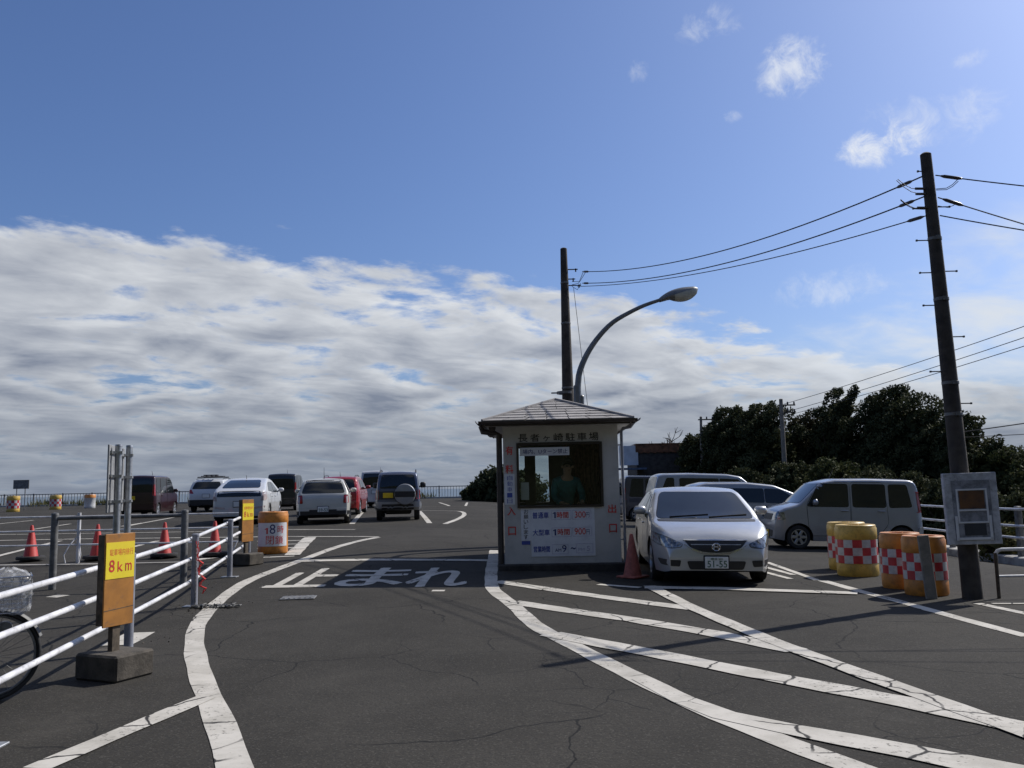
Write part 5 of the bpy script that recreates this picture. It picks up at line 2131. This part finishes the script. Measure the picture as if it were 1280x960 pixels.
c.patch('chrome_bar', [(-.45, .60), (-.36, .548), (-.20, .490), (0, .470), (.20, .490), (.36, .548), (.45, .60), (.36, .536), (.20, .478), (0, .458), (-.20, .478), (-.36, .536)], 'F', .016, m_chrome, parent=g1, r=.0, res=.05)
c.patch('chrome_bar', [(-.36, .60), (.36, .60), (.35, .588), (-.35, .588)], 'F', .014, m_galv, parent=g1, r=.002, res=.05)
h, n = c.cast(0, .565, 'F')
mb = MB()
for s in (-1, 1):
    mb.box((h.x + .022, s * .028, .565), (.012, .014, .085), rot=Matrix.Rotation(R(s * 7), 3, 'X'), bev=.003)
mb.box((h.x + .022, 0, .565), (.012, .055, .014), bev=.003)
ring = [Vector((h.x + .020, math.cos(a) * .056, .565 + math.sin(a) * .052)) for a in np.linspace(0, 2 * math.pi, 25)]
mb.tube(ring, .006, 6, caps=False)
mb.build('emblem', m_chrome, c.root)
c.end('bumper_intake', [(-.38, .245), (.38, .245), (.42, .365), (-.42, .365)], 'F', .008, m_black_trim, r=.03, seal=.0)
c.end('fog_recess', [(.52, .285), (.76, .30), (.80, .385), (.50, .375)], 'F', .008, m_black_trim, r=.02, mirror=True)
c.plate(.345, 'F', text='51-55', small='横浜 501')
c.end('tail_light', [(.50, .80), (.86, .78), (.87, .96), (.55, .97)], 'B', .010, m_tail, r=.03, mirror=True)
c.plate(.72, 'B')
c.mirrors(2.98, .99, size=(.12, .20, .13))
mb = MB()
for y0 in (-.55, .05):
    pts = []
    for i in range(7):
        hh, n = c.cast(y0 + .60 * i / 6, .945 + .006 * i, 'F')
        pts.append(hh + Vector((.018, 0, .012)))
    mb.tube(pts, .009, 6)
mb.build('wiper', m_black_trim, c.root)

# silver kei van, side on
Ywr = 20.3
kei = boxy_kei('kei_van', 'silver tall kei van parked side-on behind the yellow drums', silver_b, (at(1062, 650, Ywr).x, Ywr + .75), (-1, .03), H=1.64, tail='side', plate=False)
kei.plate(.34, 'F', m=m_plate_y)
kei.rear_wiper(1.1)

# low silver wagon, side on, facing right
def wagon(name, label, paint, pos, heading, L, W, H, nosel=1.0, glass_split=True, tallw=False):
    if tallw:
        top = [(0, .6), (.02, 1.0), (.08, 1.3), (.22, H - .10), (.40, H - .03), (1.4, H), (2.7, H - .02), (3.15, H - .09), (3.95, 1.17), (4.35, 1.02), (4.62, .85), (4.73, .68), (4.78, .55)]
    else:
        top = [(0, .55), (.03, .90), (.10, 1.08), (.40, H - .10), (.70, H - .02), (1.9, H), (2.7, H - .07), (3.3, 1.26), (3.85, 1.02), (4.35, .88), (4.62, .72), (4.73, .60), (4.765, .5)]
    k = L / (4.78 if tallw else 4.765)
    top = [(x * k, z) for x, z in top]
    bl = 1.05 if tallw else .97
    c = Car(name, label, L, W, H, top, paint, pos, heading, belt=bl, tumble=.17 if tallw else .22, zb=.18, wr=.32, wx=(.95 * k, 3.80 * k), dr=.35, cr=.12, df=.7, cf=.22, rc=.09)
    zt = H - .17
    ft = 2.95 if tallw else 2.75
    c.sides('door', [(2.45 * k, .34), (3.3 * k, .34), (3.40 * k, .7), (3.36 * k, bl - .02), (2.45 * k, bl - .02)], .004, paint, r=.08, seal=.012, handle=(2.6 * k, bl - .14))
    c.sides('door', [(1.42 * k, .45), (1.55 * k, .34), (2.41 * k, .34), (2.41 * k, bl - .02), (1.36 * k, bl - .02)], .004, paint, r=.08, seal=.012, handle=(1.55 * k, bl - .14))
    c.sides('window', [(.98 * k, bl + .03), (2.36 * k, bl + .01), (2.36 * k, zt), (.98 * k, zt)], .008, m_glass, r=.05, seal=.012)
    c.sides('window', [(2.40 * k, bl + .01), (3.52 * k, bl + .0), (ft * k + .12, zt - .03), (2.40 * k, zt)], .008, m_glass, r=.05, seal=.012)
    c.sides('window', [(.26 * k, bl + .08), (.78 * k, bl + .04), (.78 * k, zt), (.52 * k, zt)], .008, m_glass, r=.05, seal=.012)
    w = W / 2
    c.end('windscreen', [(-w * .84, bl + .09), (w * .84, bl + .09), (w * .68, H - .13), (-w * .68, H - .13)], 'F', .006, m_glass_teal, r=.06, seal=.012)
    c.end('rear_window', [(-w * .80, bl + .07), (w * .80, bl + .07), (w * .68, H - .14), (-w * .68, H - .14)], 'B', .006, m_glass, r=.06, seal=.012)
    c.end('headlight', [(w * .50, .66), (w * .88, .68), (w * .98, .82), (w * .60, .80)], 'F', .010, m_headlamp, r=.03, mirror=True)
    c.end('grille', [(-w * .42, .62), (w * .42, .62), (w * .46, .74), (-w * .46, .74)], 'F', .008, m_black_trim, r=.02)
    c.end('bumper_intake', [(-w * .5, .26), (w * .5, .26), (w * .56, .40), (-w * .56, .40)], 'F', .008, m_black_trim, r=.03)
    c.end('tail_light', [(w * .76, bl - .22), (w * .985, bl - .22), (w * .95, bl + .22), (w * .84, bl + .2)], 'B', .012, m_tail, r=.03, mirror=True)
    c.end('rear_bumper', [(-w * .96, .32), (w * .96, .32), (w * .98, .58), (-w * .98, .58)], 'B', .02, paint, r=.06)
    c.mirrors(3.25 * k, bl + .04)
    c.plate(.82, 'B')
    c.plate(.42, 'F')
    return c
x0 = at(856, 620, 25.5).x
wagon('station_wagon', 'low silver station wagon parked side-on between the silver sedan and the kei van', silver_c, (x0 + 2.25, 26.3), (1, .05), 4.765, 1.80, 1.56)
x0 = at(816, 620, 30.5).x
wagon('minivan', 'pale silver minivan parked side-on behind the low wagon', silver_b, (x0 + 2.3, 31.4), (1, .04), 4.78, 1.80, 1.90, tallw=True)
x0 = at(782, 620, 36).x
boxy_kei('minivan', 'dark grey van tucked between the toll booth and the pale silver minivan', grey_d, (x0 + 1.75, 37), (1, .06), H=1.86, L=3.9, W=1.65, plate=False)
x0 = at(757, 610, 40.5).x
boxy_kei('kei_van', 'white van mostly hidden behind the right edge of the toll booth', white_q, (x0 + .2, 42), (1, -.3), H=1.86, plate=False)

# --- left side, tails towards us
def rear_at(px, S, L, ang):
    """centre of a car whose tail centre is seen at column px"""
    x, y = img_xy(px, S)
    a = R(90 + ang)
    h = Vector((math.cos(a), math.sin(a), 0))
    return Vector((x, y, 0)) + h * L / 2, h

# maroon tall van
p, h = rear_at(172.5, 29.3, 3.4, 5)
boxy_kei('kei_van', 'dark maroon kei van parked beside the two-post sign on the far left', maroon, p, h, H=1.74, tail='side')

# white SUV with roof carrier
p, h = rear_at(257.5, 25.5, 4.6, 6)
c = Car('suv_car', 'white sport utility car with a black roof carrier at the back of the left row', 4.6, 1.78, 1.60,
        [(0, .62), (.02, .9), (.10, 1.08), (.42, 1.50), (.62, 1.57), (1.6, 1.60), (2.5, 1.56), (2.8, 1.48), (3.55, 1.08), (4.2, .96), (4.5, .80), (4.58, .65), (4.6, .55)],
        white_p, p, h, belt=1.0, tumble=.24, zb=.24, wr=.34, wx=(.9, 3.55), dr=.4, cr=.14, df=.6, cf=.2, rc=.09)
w = .89
c.end('rear_window', [(-w * .78, 1.12), (w * .78, 1.12), (w * .64, 1.46), (-w * .64, 1.46)], 'B', .006, m_glass, r=.07, seal=.014)
c.end('tail_light', [(w * .66, .90), (w * .98, .90), (w * .94, 1.08), (w * .80, 1.10)], 'B', .010, m_tail, r=.03, mirror=True)
c.end('rear_bumper', [(-w * .97, .30), (w * .97, .30), (w * .98, .60), (-w * .98, .60)], 'B', .018, m_black_trim, r=.06)
c.sides('window', [(1.15, 1.05), (2.0, 1.03), (2.0, 1.42), (1.3, 1.42)], .008, m_glass, r=.05, seal=.012)
c.sides('window', [(2.05, 1.03), (3.1, 1.02), (2.6, 1.38), (2.05, 1.42)], .008, m_glass, r=.05, seal=.012)
c.sides('window', [(.45, 1.12), (1.08, 1.06), (1.2, 1.42), (.75, 1.42)], .008, m_glass, r=.05, seal=.012)
c.sides('door', [(2.03, .38), (3.0, .38), (3.05, .98), (2.03, .98)], .004, white_p, r=.08, seal=.012, handle=(2.2, .9))
c.sides('door', [(1.2, .5), (1.35, .38), (2.0, .38), (2.0, .98), (1.15, .98)], .004, white_p, r=.08, seal=.012, handle=(1.35, .9))
c.end('windscreen', [(-w * .8, 1.14), (w * .8, 1.14), (w * .66, 1.46), (-w * .66, 1.46)], 'F', .006, m_glass_teal, r=.06, seal=.012)
c.end('headlight', [(w * .5, .68), (w * .88, .70), (w * .97, .86), (w * .60, .82)], 'F', .010, m_headlamp, r=.03, mirror=True)
c.end('grille', [(-w * .4, .64), (w * .4, .64), (w * .44, .80), (-w * .44, .80)], 'F', .008, m_black_trim, r=.02)
c.mirrors(2.95, 1.07)
c.plate(.78, 'B')
c.rails(.7, 2.5, .36)
mb = MB()
for x in (.85, 2.1):
    mb.box((c.X(x), 0, 1.70), (.07, 1.25, .05), bev=.01)
for y in (-.34, -.12, .12, .34):
    mb.tube([(c.X(.45), y, 1.745), (c.X(2.45), y, 1.75)], .022, 7)
mb.box((c.X(.55), -.1, 1.79), (.20, .7, .05), bev=.015)
mb.build('roof_carrier', m_black_trim, c.root)

# white liftback hybrid
p, h = rear_at(298.5, 38.3, 4.46, 8)
c = Car('liftback_car', 'white liftback car with a split rear window parked behind the far speed board', 4.46, 1.745, 1.49,
        [(0, .60), (.02, .92), (.06, 1.05), (.16, 1.10), (.9, 1.33), (1.6, 1.47), (2.1, 1.49), (2.6, 1.44), (3.7, 1.0), (4.1, .86), (4.35, .70), (4.43, .58), (4.46, .5)],
        white_p, p, h, belt=.97, tumble=.27, zb=.19, wr=.315, wx=(.84, 3.54), dr=.5, cr=.13, df=.8, cf=.24, rc=.10, sig=.03)
w = .8725
c.end('rear_window', [(-w * .70, 1.175), (w * .70, 1.175), (w * .58, 1.43), (-w * .58, 1.43)], 'B', .006, m_glass, r=.06, seal=.012)
c.end('lower_rear_window', [(-w * .80, .90), (w * .80, .90), (w * .74, 1.075), (-w * .74, 1.075)], 'B', .006, m_glass, r=.04, seal=.01)
c.end('tail_light', [(w * .78, .76), (w * .97, .78), (w * .95, 1.04), (w * .84, 1.04)], 'B', .010, m_tail_clear, r=.03, mirror=True)
c.end('reflector', [(w * .5, .50), (w * .93, .54), (w * .93, .60), (w * .5, .56)], 'B', .008, m_tail_clear, r=.015, mirror=True)
c.end('rear_bumper', [(-w * .96, .28), (w * .96, .28), (w * .97, .50), (-w * .97, .50)], 'B', .014, white_p, r=.06, seal=.01)
c.plate(.66, 'B')
c.sides('window', [(.80, 1.07), (2.0, 1.0), (2.0, 1.36), (1.45, 1.34)], .008, m_glass, r=.06, seal=.012)
c.sides('window', [(2.05, 1.0), (3.15, .99), (2.5, 1.32), (2.05, 1.36)], .008, m_glass, r=.06, seal=.012)
c.sides('door', [(1.22, .5), (1.36, .36), (2.02, .36), (2.02, .96), (1.1, .98)], .004, white_p, r=.08, seal=.012, handle=(1.4, .88))
c.sides('door', [(2.05, .36), (3.05, .36), (3.12, .9), (2.05, .96)], .004, white_p, r=.08, seal=.012, handle=(2.2, .87))
c.end('windscreen', [(-w * .78, 1.06), (w * .78, 1.06), (w * .64, 1.40), (-w * .64, 1.40)], 'F', .006, m_glass_teal, r=.06, seal=.012)
c.end('headlight', [(w * .5, .60), (w * .88, .64), (w * .95, .82), (w * .62, .74)], 'F', .010, m_headlamp, r=.03, mirror=True)
c.mirrors(2.95, 1.02)
c.antenna(1.5, .12)

# dark kei van
p, h = rear_at(351, 25.6, 3.4, 6)
boxy_kei('kei_van', 'black kei van in the back row between the white liftback and the small cream hatchback', black_p, p, h, H=1.78, tail='side')

# cream hatchback with a tall aerial
p, h = rear_at(403, 39.4, 3.7, 10)
c = Car('small_hatchback', 'rounded cream-white small hatchback with a tall roof aerial', 3.70, 1.69, 1.41,
        [(0, .55), (.03, .80), (.08, .93), (.16, 1.0), (.36, 1.33), (.5, 1.385), (1.2, 1.41), (2.0, 1.39), (2.25, 1.32), (2.7, 1.02), (3.2, .92), (3.55, .76), (3.66, .62), (3.7, .5)],
        cream_p, p, h, belt=.90, tumble=.31, zb=.20, wr=.31, wx=(.62, 3.08), dr=.55, cr=.13, df=.6, cf=.2, rc=.10)
w = .845
c.end('rear_window', [(-w * .78, .97), (w * .78, .97), (w * .64, 1.30), (-w * .64, 1.30)], 'B', .006, m_glass, r=.06, seal=.02)
c.end('roof_band', [(-w * .66, 1.325), (w * .66, 1.325), (w * .62, 1.385), (-w * .62, 1.385)], 'B', .006, m_black_trim, r=.02)
c.end('tail_light', [(w * .74, .66), (w * .93, .66), (w * .91, .90), (w * .76, .91)], 'B', .012, m_tail, r=.03, mirror=True, seal=.012)
c.end('rear_bumper', [(-w * .95, .30), (w * .95, .30), (w * .96, .42), (-w * .96, .42)], 'B', .016, m_black_trim, r=.04)
c.end('exhaust_panel', [(-w * .5, .42), (w * .5, .42), (w * .5, .46), (-w * .5, .46)], 'B', .012, m_black_trim, r=.01)
c.plate(.47, 'B', text='59-53')
c.sides('window', [(1.02, .95), (1.9, .95), (1.9, 1.30), (1.05, 1.30)], .008, m_glass, r=.05, seal=.012)
c.sides('window', [(.36, .97), (.96, .95), (.96, 1.30), (.56, 1.30)], .008, m_glass, r=.05, seal=.012)
c.sides('door', [(1.0, .36), (2.3, .36), (2.4, .92), (1.0, .92)], .004, cream_p, r=.08, seal=.012, handle=(1.15, .84))
c.end('windscreen', [(-w * .8, 1.05), (w * .8, 1.05), (w * .70, 1.30), (-w * .70, 1.30)], 'F', .006, m_glass_teal, r=.05, seal=.012)
c.end('headlight', [(w * .55, .62), (w * .80, .62), (w * .86, .80), (w * .60, .80)], 'F', .010, m_headlamp, r=.08, mirror=True)
c.mirrors(2.3, .98)
c.antenna(.75, .36, lean=-.06)

# red hatchback
p, h = rear_at(421, 31.5, 3.9, 4)
c = Car('red_hatchback', 'bright red hatchback half hidden behind the small cream hatchback', 3.9, 1.69, 1.52,
        [(0, .6), (.03, .9), (.08, 1.05), (.30, 1.42), (.48, 1.49), (1.4, 1.52), (2.1, 1.50), (2.4, 1.42), (3.05, 1.04), (3.5, .92), (3.8, .74), (3.87, .62), (3.9, .5)],
        red_p, p, h, belt=.97, tumble=.22, zb=.19, wr=.30, wx=(.6, 3.1), dr=.5, cr=.14, df=.6, cf=.2, rc=.09)
w = .845
c.end('rear_window', [(-w * .76, 1.06), (w * .76, 1.06), (w * .66, 1.40), (-w * .66, 1.40)], 'B', .006, m_glass, r=.06, seal=.02)
c.end('tail_light', [(w * .80, .86), (w * .96, .86), (w * .86, 1.30), (w * .76, 1.30)], 'B', .012, m_tail, r=.03, mirror=True)
c.end('rear_bumper', [(-w * .95, .28), (w * .95, .28), (w * .96, .5), (-w * .96, .5)], 'B', .016, red_p, r=.05, seal=.01)
c.plate(.78, 'B')
c.sides('window', [(1.0, 1.0), (1.85, 1.0), (1.85, 1.38), (1.08, 1.38)], .008, m_glass, r=.05, seal=.012)
c.sides('window', [(1.9, 1.0), (2.85, .99), (2.3, 1.35), (1.9, 1.38)], .008, m_glass, r=.05, seal=.012)
c.sides('door', [(1.0, .45), (1.1, .36), (1.87, .36), (1.87, .97), (.95, .97)], .004, red_p, r=.08, seal=.012, handle=(1.15, .88))
c.sides('door', [(1.9, .36), (2.7, .36), (2.8, .95), (1.9, .97)], .004, red_p, r=.08, seal=.012, handle=(2.05, .87))
c.end('windscreen', [(-w * .8, 1.08), (w * .8, 1.08), (w * .68, 1.40), (-w * .68, 1.40)], 'F', .006, m_glass_teal, r=.05, seal=.012)
c.end('headlight', [(w * .5, .64), (w * .84, .66), (w * .92, .84), (w * .60, .80)], 'F', .010, m_headlamp, r=.03, mirror=True)
c.mirrors(2.6, 1.02)
c.antenna(.8, .18)
c.rails(.6, 1.9, .36)

# white minivan behind the off-roader
p, h = rear_at(468, 24.3, 3.4, 1)
boxy_kei('minivan', 'white van farthest back, half hidden by the spare-wheel off-roader', white_q, p, h, H=1.86, W=1.6, L=3.8, tail='side', plate=False).plate(.80, 'B')

# two-tone small off-roader with spare wheel
p, h = rear_at(495.5, 37.4, 3.3, 6)
c = Car('small_off_roader', 'small blue-grey off-roader with a covered spare wheel on its tail', 3.30, 1.475, 1.62,
        [(0, .60), (.02, 1.0), (.07, 1.2), (.16, 1.50), (.28, 1.58), (1.0, 1.62), (1.8, 1.60), (2.05, 1.52), (2.42, 1.10), (2.9, 1.02), (3.2, .92), (3.27, .7), (3.3, .55)],
        two_tone, p, h, belt=1.02, tumble=.17, zb=.34, wr=.335, wx=(.6, 2.8), dr=.25, cr=.10, df=.4, cf=.14, rc=.08, arch=.07)
w = .7375
c.end('rear_window', [(-w * .80, 1.06), (w * .80, 1.06), (w * .70, 1.50), (-w * .70, 1.50)], 'B', .006, m_glass, r=.06, seal=.02)
c.end('lower_panel', [(-w * .95, .70), (w * .95, .70), (w * .96, .96), (-w * .96, .96)], 'B', .005, mat('dark_navy_paint', (.012, .014, .03), .3, coat=.7), r=.04)
c.end('tail_light', [(w * .84, .70), (w * .975, .70), (w * .965, 1.0), (w * .86, 1.0)], 'B', .014, m_tail, r=.02, mirror=True)
c.end('rear_bumper', [(-w * .99, .38), (w * .99, .38), (w, .62), (-w, .62)], 'B', .05, silver_c, r=.06, seal=.0)
c.end('bumper_step', [(-w * .72, .42), (w * .72, .42), (w * .70, .54), (-w * .70, .54)], 'B', .058, m_black_trim, r=.02)
c.plate(.83, 'B', y=.32, m=m_plate_y)
sp = bpy.data.objects.new('spare_wheel', None)
COL.objects.link(sp)
sp.parent = c.root
sp.location = (-1.65 - .10, -.24, .86)
mb = MB()
prof = [(.30, .07), (.325, .04), (.33, -.04), (.30, -.075)]
def disc(prof, c_=Vector((0, 0, 0)), n=30):
    rows = []
    for (r, hh) in prof:
        rows.append([c_ + Vector((hh, math.cos(2 * math.pi * k / n) * r, math.sin(2 * math.pi * k / n) * r)) for k in range(n)])
    return rows
mb.grid(disc(prof), 0, True)
mb.build('tyre', m_tyre, sp, smooth=50)
mb = MB()
mb.grid(disc([(.345, .05), (.35, -.03), (.325, -.085), (.20, -.10), (.001, -.102)]), 0, True)
mb.build('cover', silver_c, sp, smooth=40)
mb = MB()
rows = []
for y in np.linspace(-.33, .33, 19):
    zt_ = min(.10, math.sqrt(max(0, .345 ** 2 - y * y)) - .005)
    zb_ = -zt_ * .9
    rows.append([(-.108, y, zb_), (-.108, y, zt_)])
mb.grid(rows)
mb.build('cover_band', m_black_trim, sp)
c.sides('window', [(1.25, 1.06), (2.0, 1.06), (1.85, 1.50), (1.25, 1.50)], .008, m_glass, r=.05, seal=.012)
c.sides('window', [(.35, 1.06), (1.12, 1.06), (1.12, 1.50), (.42, 1.50)], .008, m_glass, r=.05, seal=.012)
c.sides('door', [(1.15, .50), (2.15, .50), (2.3, 1.02), (1.15, 1.02)], .004, two_tone, r=.06, seal=.012, handle=(1.3, .94))
c.end('windscreen', [(-w * .84, 1.12), (w * .84, 1.12), (w * .76, 1.50), (-w * .76, 1.50)], 'F', .006, m_glass_teal, r=.05, seal=.012)
c.end('headlight', [(w * .55, .74), (w * .86, .74), (w * .90, .92), (w * .58, .92)], 'F', .010, m_headlamp, r=.03, mirror=True)
c.end('grille', [(-w * .46, .74), (w * .46, .74), (w * .46, .92), (-w * .46, .92)], 'F', .008, m_black_trim, r=.02)
c.mirrors(1.95, 1.10, m=m_black_trim, size=(.10, .20, .20))
c.rails(.35, 1.75, .40, .07, .02)

# ------------------------------------------------------------------ shack beyond the right-hand cars
Yk = 47.0
sh = thing('roadside_shack', 'low dark shack with a rusty roof edge behind the parked silver vans', 'building', (at(815, 600, Yk).x, Yk, gz(7, Yk) - .2))
kk = Yk / F
o = Vector(sh.location)
K = lambda px, py: at(px, py, Yk) - o
a, b = K(797, 600), K(852, 560)
mb = MB()
mb.box(((a.x + b.x) / 2, 2.0, (b.z) / 2 - .2), (b.x - a.x, 4.0, b.z + .3))
mb.build('wall', mat('dark_board_wall', (.045, .043, .043), .85, var=.3, vscale=5), sh)
mb = MB()
for i in range(24):
    x = a.x + (b.x - a.x + .4) * i / 23
    mb.box((x + .0, -.06, b.z + .02), (.13, .04, .42 + .05 * (i % 3)), rz=.02)
mb.box(((a.x + b.x) / 2 + .2, 2.0, b.z + .25), (b.x - a.x + .5, 4.2, .06))
mb.build('roof_edge', mat('rusty_sheet_metal', (.17, .075, .038), .8, var=.45, vscale=3, dirt=.4), sh)
mb = MB()
e1 = K(862, 560)
mb.box(((b.x + e1.x) / 2 + .05, 1.4, b.z / 2 - .25), (e1.x - b.x, 3.0, b.z + .2), rz=.0)
mb.build('side_wall', mat('pale_block_wall', (.17, .15, .13), .9, var=.2, vscale=4), sh)
a, b = K(775, 590), K(797, 558)
mb = MB()
mb.box(((a.x + b.x) / 2, .0, (a.z + b.z) / 2 + .2), (b.x - a.x, .14, b.z - a.z - .3), bev=.01)
pn = mb.build('sign_panel', mat('pale_blue_panel', (.48, .54, .62), .6, var=.12, vscale=2), sh)
mb = MB()
mb.box(((a.x + b.x) / 2 + .1, -.3, a.z + .15), (b.x - a.x + .5, .8, .10))
mb.build('awning', mat('blue_awning', (.06, .10, .18), .7, var=.2), sh)

# ------------------------------------------------------------------ trees
TG = 'dark windswept trees behind the right-hand cars'
def tr(px, ptop, Y, rx, label, lean=.6, n=6500, m=None, leaf=.085, seed=0, g=TG, name='windswept_tree'):
    p = at(px, 600, Y)
    z0 = gz(p.x, Y)
    h = at(px, ptop, Y).z - z0
    return tree(name, label, (p.x, Y, z0), h, rx, lean, int(n * 2.4), leaf, m, seed, g)
tr(905, 508, 45, 2.0, 'dark tree at the left end of the tree belt beside the thin far pole', .5, seed=1, n=8000)
tr(950, 502, 43, 2.1, 'dark rounded tree just left of the slender grey pole', .5, seed=2, n=9000)
tr(880, 540, 46, 1.5, 'low dark tree leaning over the shack roof', -.3, seed=3, n=4500)
tr(1005, 516, 44, 2.1, 'dark tree directly right of the slender grey pole', .4, seed=4, n=8000, m=m_leaf_brown)
tr(1036, 483, 42, 1.7, 'windswept dark tree with the highest pointed top in the belt', 1.0, seed=5, n=9500)
tr(1095, 486, 41, 2.3, 'broad dark tree in the middle of the belt above the kei van', .9, seed=6, n=9500)
tr(1150, 494, 39, 2.3, 'dark tree rising just left of the near pole', .2, seed=7, n=9500)
tr(1188, 515, 37, 1.9, 'dark tree directly behind the near pole and its box', .4, seed=8, n=8500)
tr(1238, 556, 36, 1.7, 'lower dark tree right of the near pole', .3, seed=9, n=6500, m=m_leaf_mid)
tr(1282, 566, 35, 1.8, 'lower dark tree cut by the right edge of the view', .3, seed=10, n=6500, m=m_leaf_mid)
BG = 'scrub bushes in front of the tree belt'
bush = ((925, 572, 39, 1.6, 'scrub bush below the trees behind the low wagon', m_leaf_brown), (985, 565, 38, 1.7, 'scrub bush at the foot of the slender grey pole', m_leaf_brown),
        (1040, 560, 36, 1.7, 'scrub bush behind the roof of the kei van', m_leaf_mid), (1090, 570, 34, 1.6, 'scrub bush behind the rear of the kei van', m_leaf_brown),
        (1135, 575, 32, 1.6, 'scrub bush behind the road railing left of the near pole', m_leaf_brown), (1180, 588, 29, 1.5, 'dark scrub bush behind the white pole box', m_leaf_dark),
        (1225, 600, 27, 1.4, 'scrub bush behind the railing right of the pole box', m_leaf_dark), (1268, 604, 25, 1.3, 'scrub bush behind the railing near the right edge', m_leaf_dark),
        (1245, 655, 19, .55, 'pale green low plant growing at the foot of the railing', m_grass), (1290, 590, 29, 1.7, 'tall scrub bush at the far right behind the railing', m_leaf_dark))
for i, (px, pt, Y, rx, lb, m) in enumerate(bush):
    p = at(px, 600, Y)
    z0 = gz(p.x, Y)
    h = max(.6, at(px, pt + (14 if rx > 1 else 0), Y).z - z0)
    m = m_leaf_dark if m is m_leaf_brown else m
    tree('scrub_bush', lb, (p.x, Y, z0), h, rx, .1, 9000 if rx > 1 else 1400, .075 if rx > 1 else .06, m, 40 + i, BG, 'bush')
p = at(838, 600, 48)
bare_tree('leafless tree with thin twigs above the shack', (p.x, 48, gz(p.x, 48)), at(838, 522, 48).z + .2, 4)
p = at(858, 600, 49)
bare_tree('smaller leafless tree between the shack and the dark trees', (p.x, 49, gz(p.x, 49)), at(838, 536, 49).z + .2, 9)
# low wood on the headland behind the booth's left edge
HG = 'bushes on the cliff edge left of the booth'
for i, (px, pt, Y, rx, lb) in enumerate(((628, 584, 60, 1.9, 'dark bush rising beside the left edge of the toll booth'), (606, 601, 61, 1.3, 'lower dark bush at the end of the cliff fence'), (592, 611, 63, .9, 'smallest dark bush touching the cliff fence'),
                                          (655, 590, 62, 1.9, 'dark bush seen through the booth window'))):
    p = at(px, 600, Y)
    z0 = gz(p.x, Y)
    tree('cliff_bush', lb, (p.x, Y, z0), at(px, pt, Y).z - z0, rx, -.2, 4000, .13, m_leaf_dark, 70 + i, HG, 'bush')
# grass and weeds along the cliff fence
mb = MB()
rnd = random.Random(11)
for _ in range(5200):
    x = rnd.uniform(-60, -3)
    y = fy(x) + rnd.gauss(.1, .45)
    if math.sin(x * 1.3) + math.sin(x * .47 + 1) < rnd.uniform(-1.2, .9):
        continue
    z = gz(x, y)
    hh = rnd.uniform(.2, .75)
    w_ = rnd.uniform(.03, .07)
    th = rnd.uniform(0, 3.14)
    dx, dy = math.cos(th) * w_, math.sin(th) * w_
    mb.face([(x - dx, y - dy, z), (x + dx, y + dy, z), (x + rnd.gauss(0, .12), y + rnd.gauss(0, .1), z + hh)])
tag(mb.build('verge_grass', m_grass, fix=False), 'dry grass and weeds growing along the cliff fence', 'grass', kind='stuff')

# grit and crumbs of asphalt swept against the railing and the booth
mb = MB()
rnd = random.Random(21)
for _ in range(650):
    k = rnd.random()
    if k < .6:
        u = rnd.random()
        q = posts[2].lerp(posts[4], u) if rnd.random() < .6 else posts[3]
        x, y = q.x + rnd.gauss(.22, .20), q.y + rnd.gauss(0, .25)
    else:
        x, y = cpt.x + rnd.uniform(-1.3, 1.4), cpt.y - BD / 2 - .12 - abs(rnd.gauss(0, .14))
    r = rnd.uniform(.004, .013)
    z = gz(x, y) + r * .5
    a = [Vector((rnd.uniform(-1, 1), rnd.uniform(-1, 1), rnd.uniform(-.6, .8))).normalized() * r for _ in range(4)]
    c_ = Vector((x, y, z))
    for t3 in ((0, 1, 2), (0, 2, 3), (0, 3, 1), (1, 3, 2)):
        mb.face([c_ + a[i] for i in t3])
tag(mb.build('grit', m_concrete, fix=False), 'loose grit and crumbs of asphalt at the foot of the railing and booth', 'grit', kind='stuff')
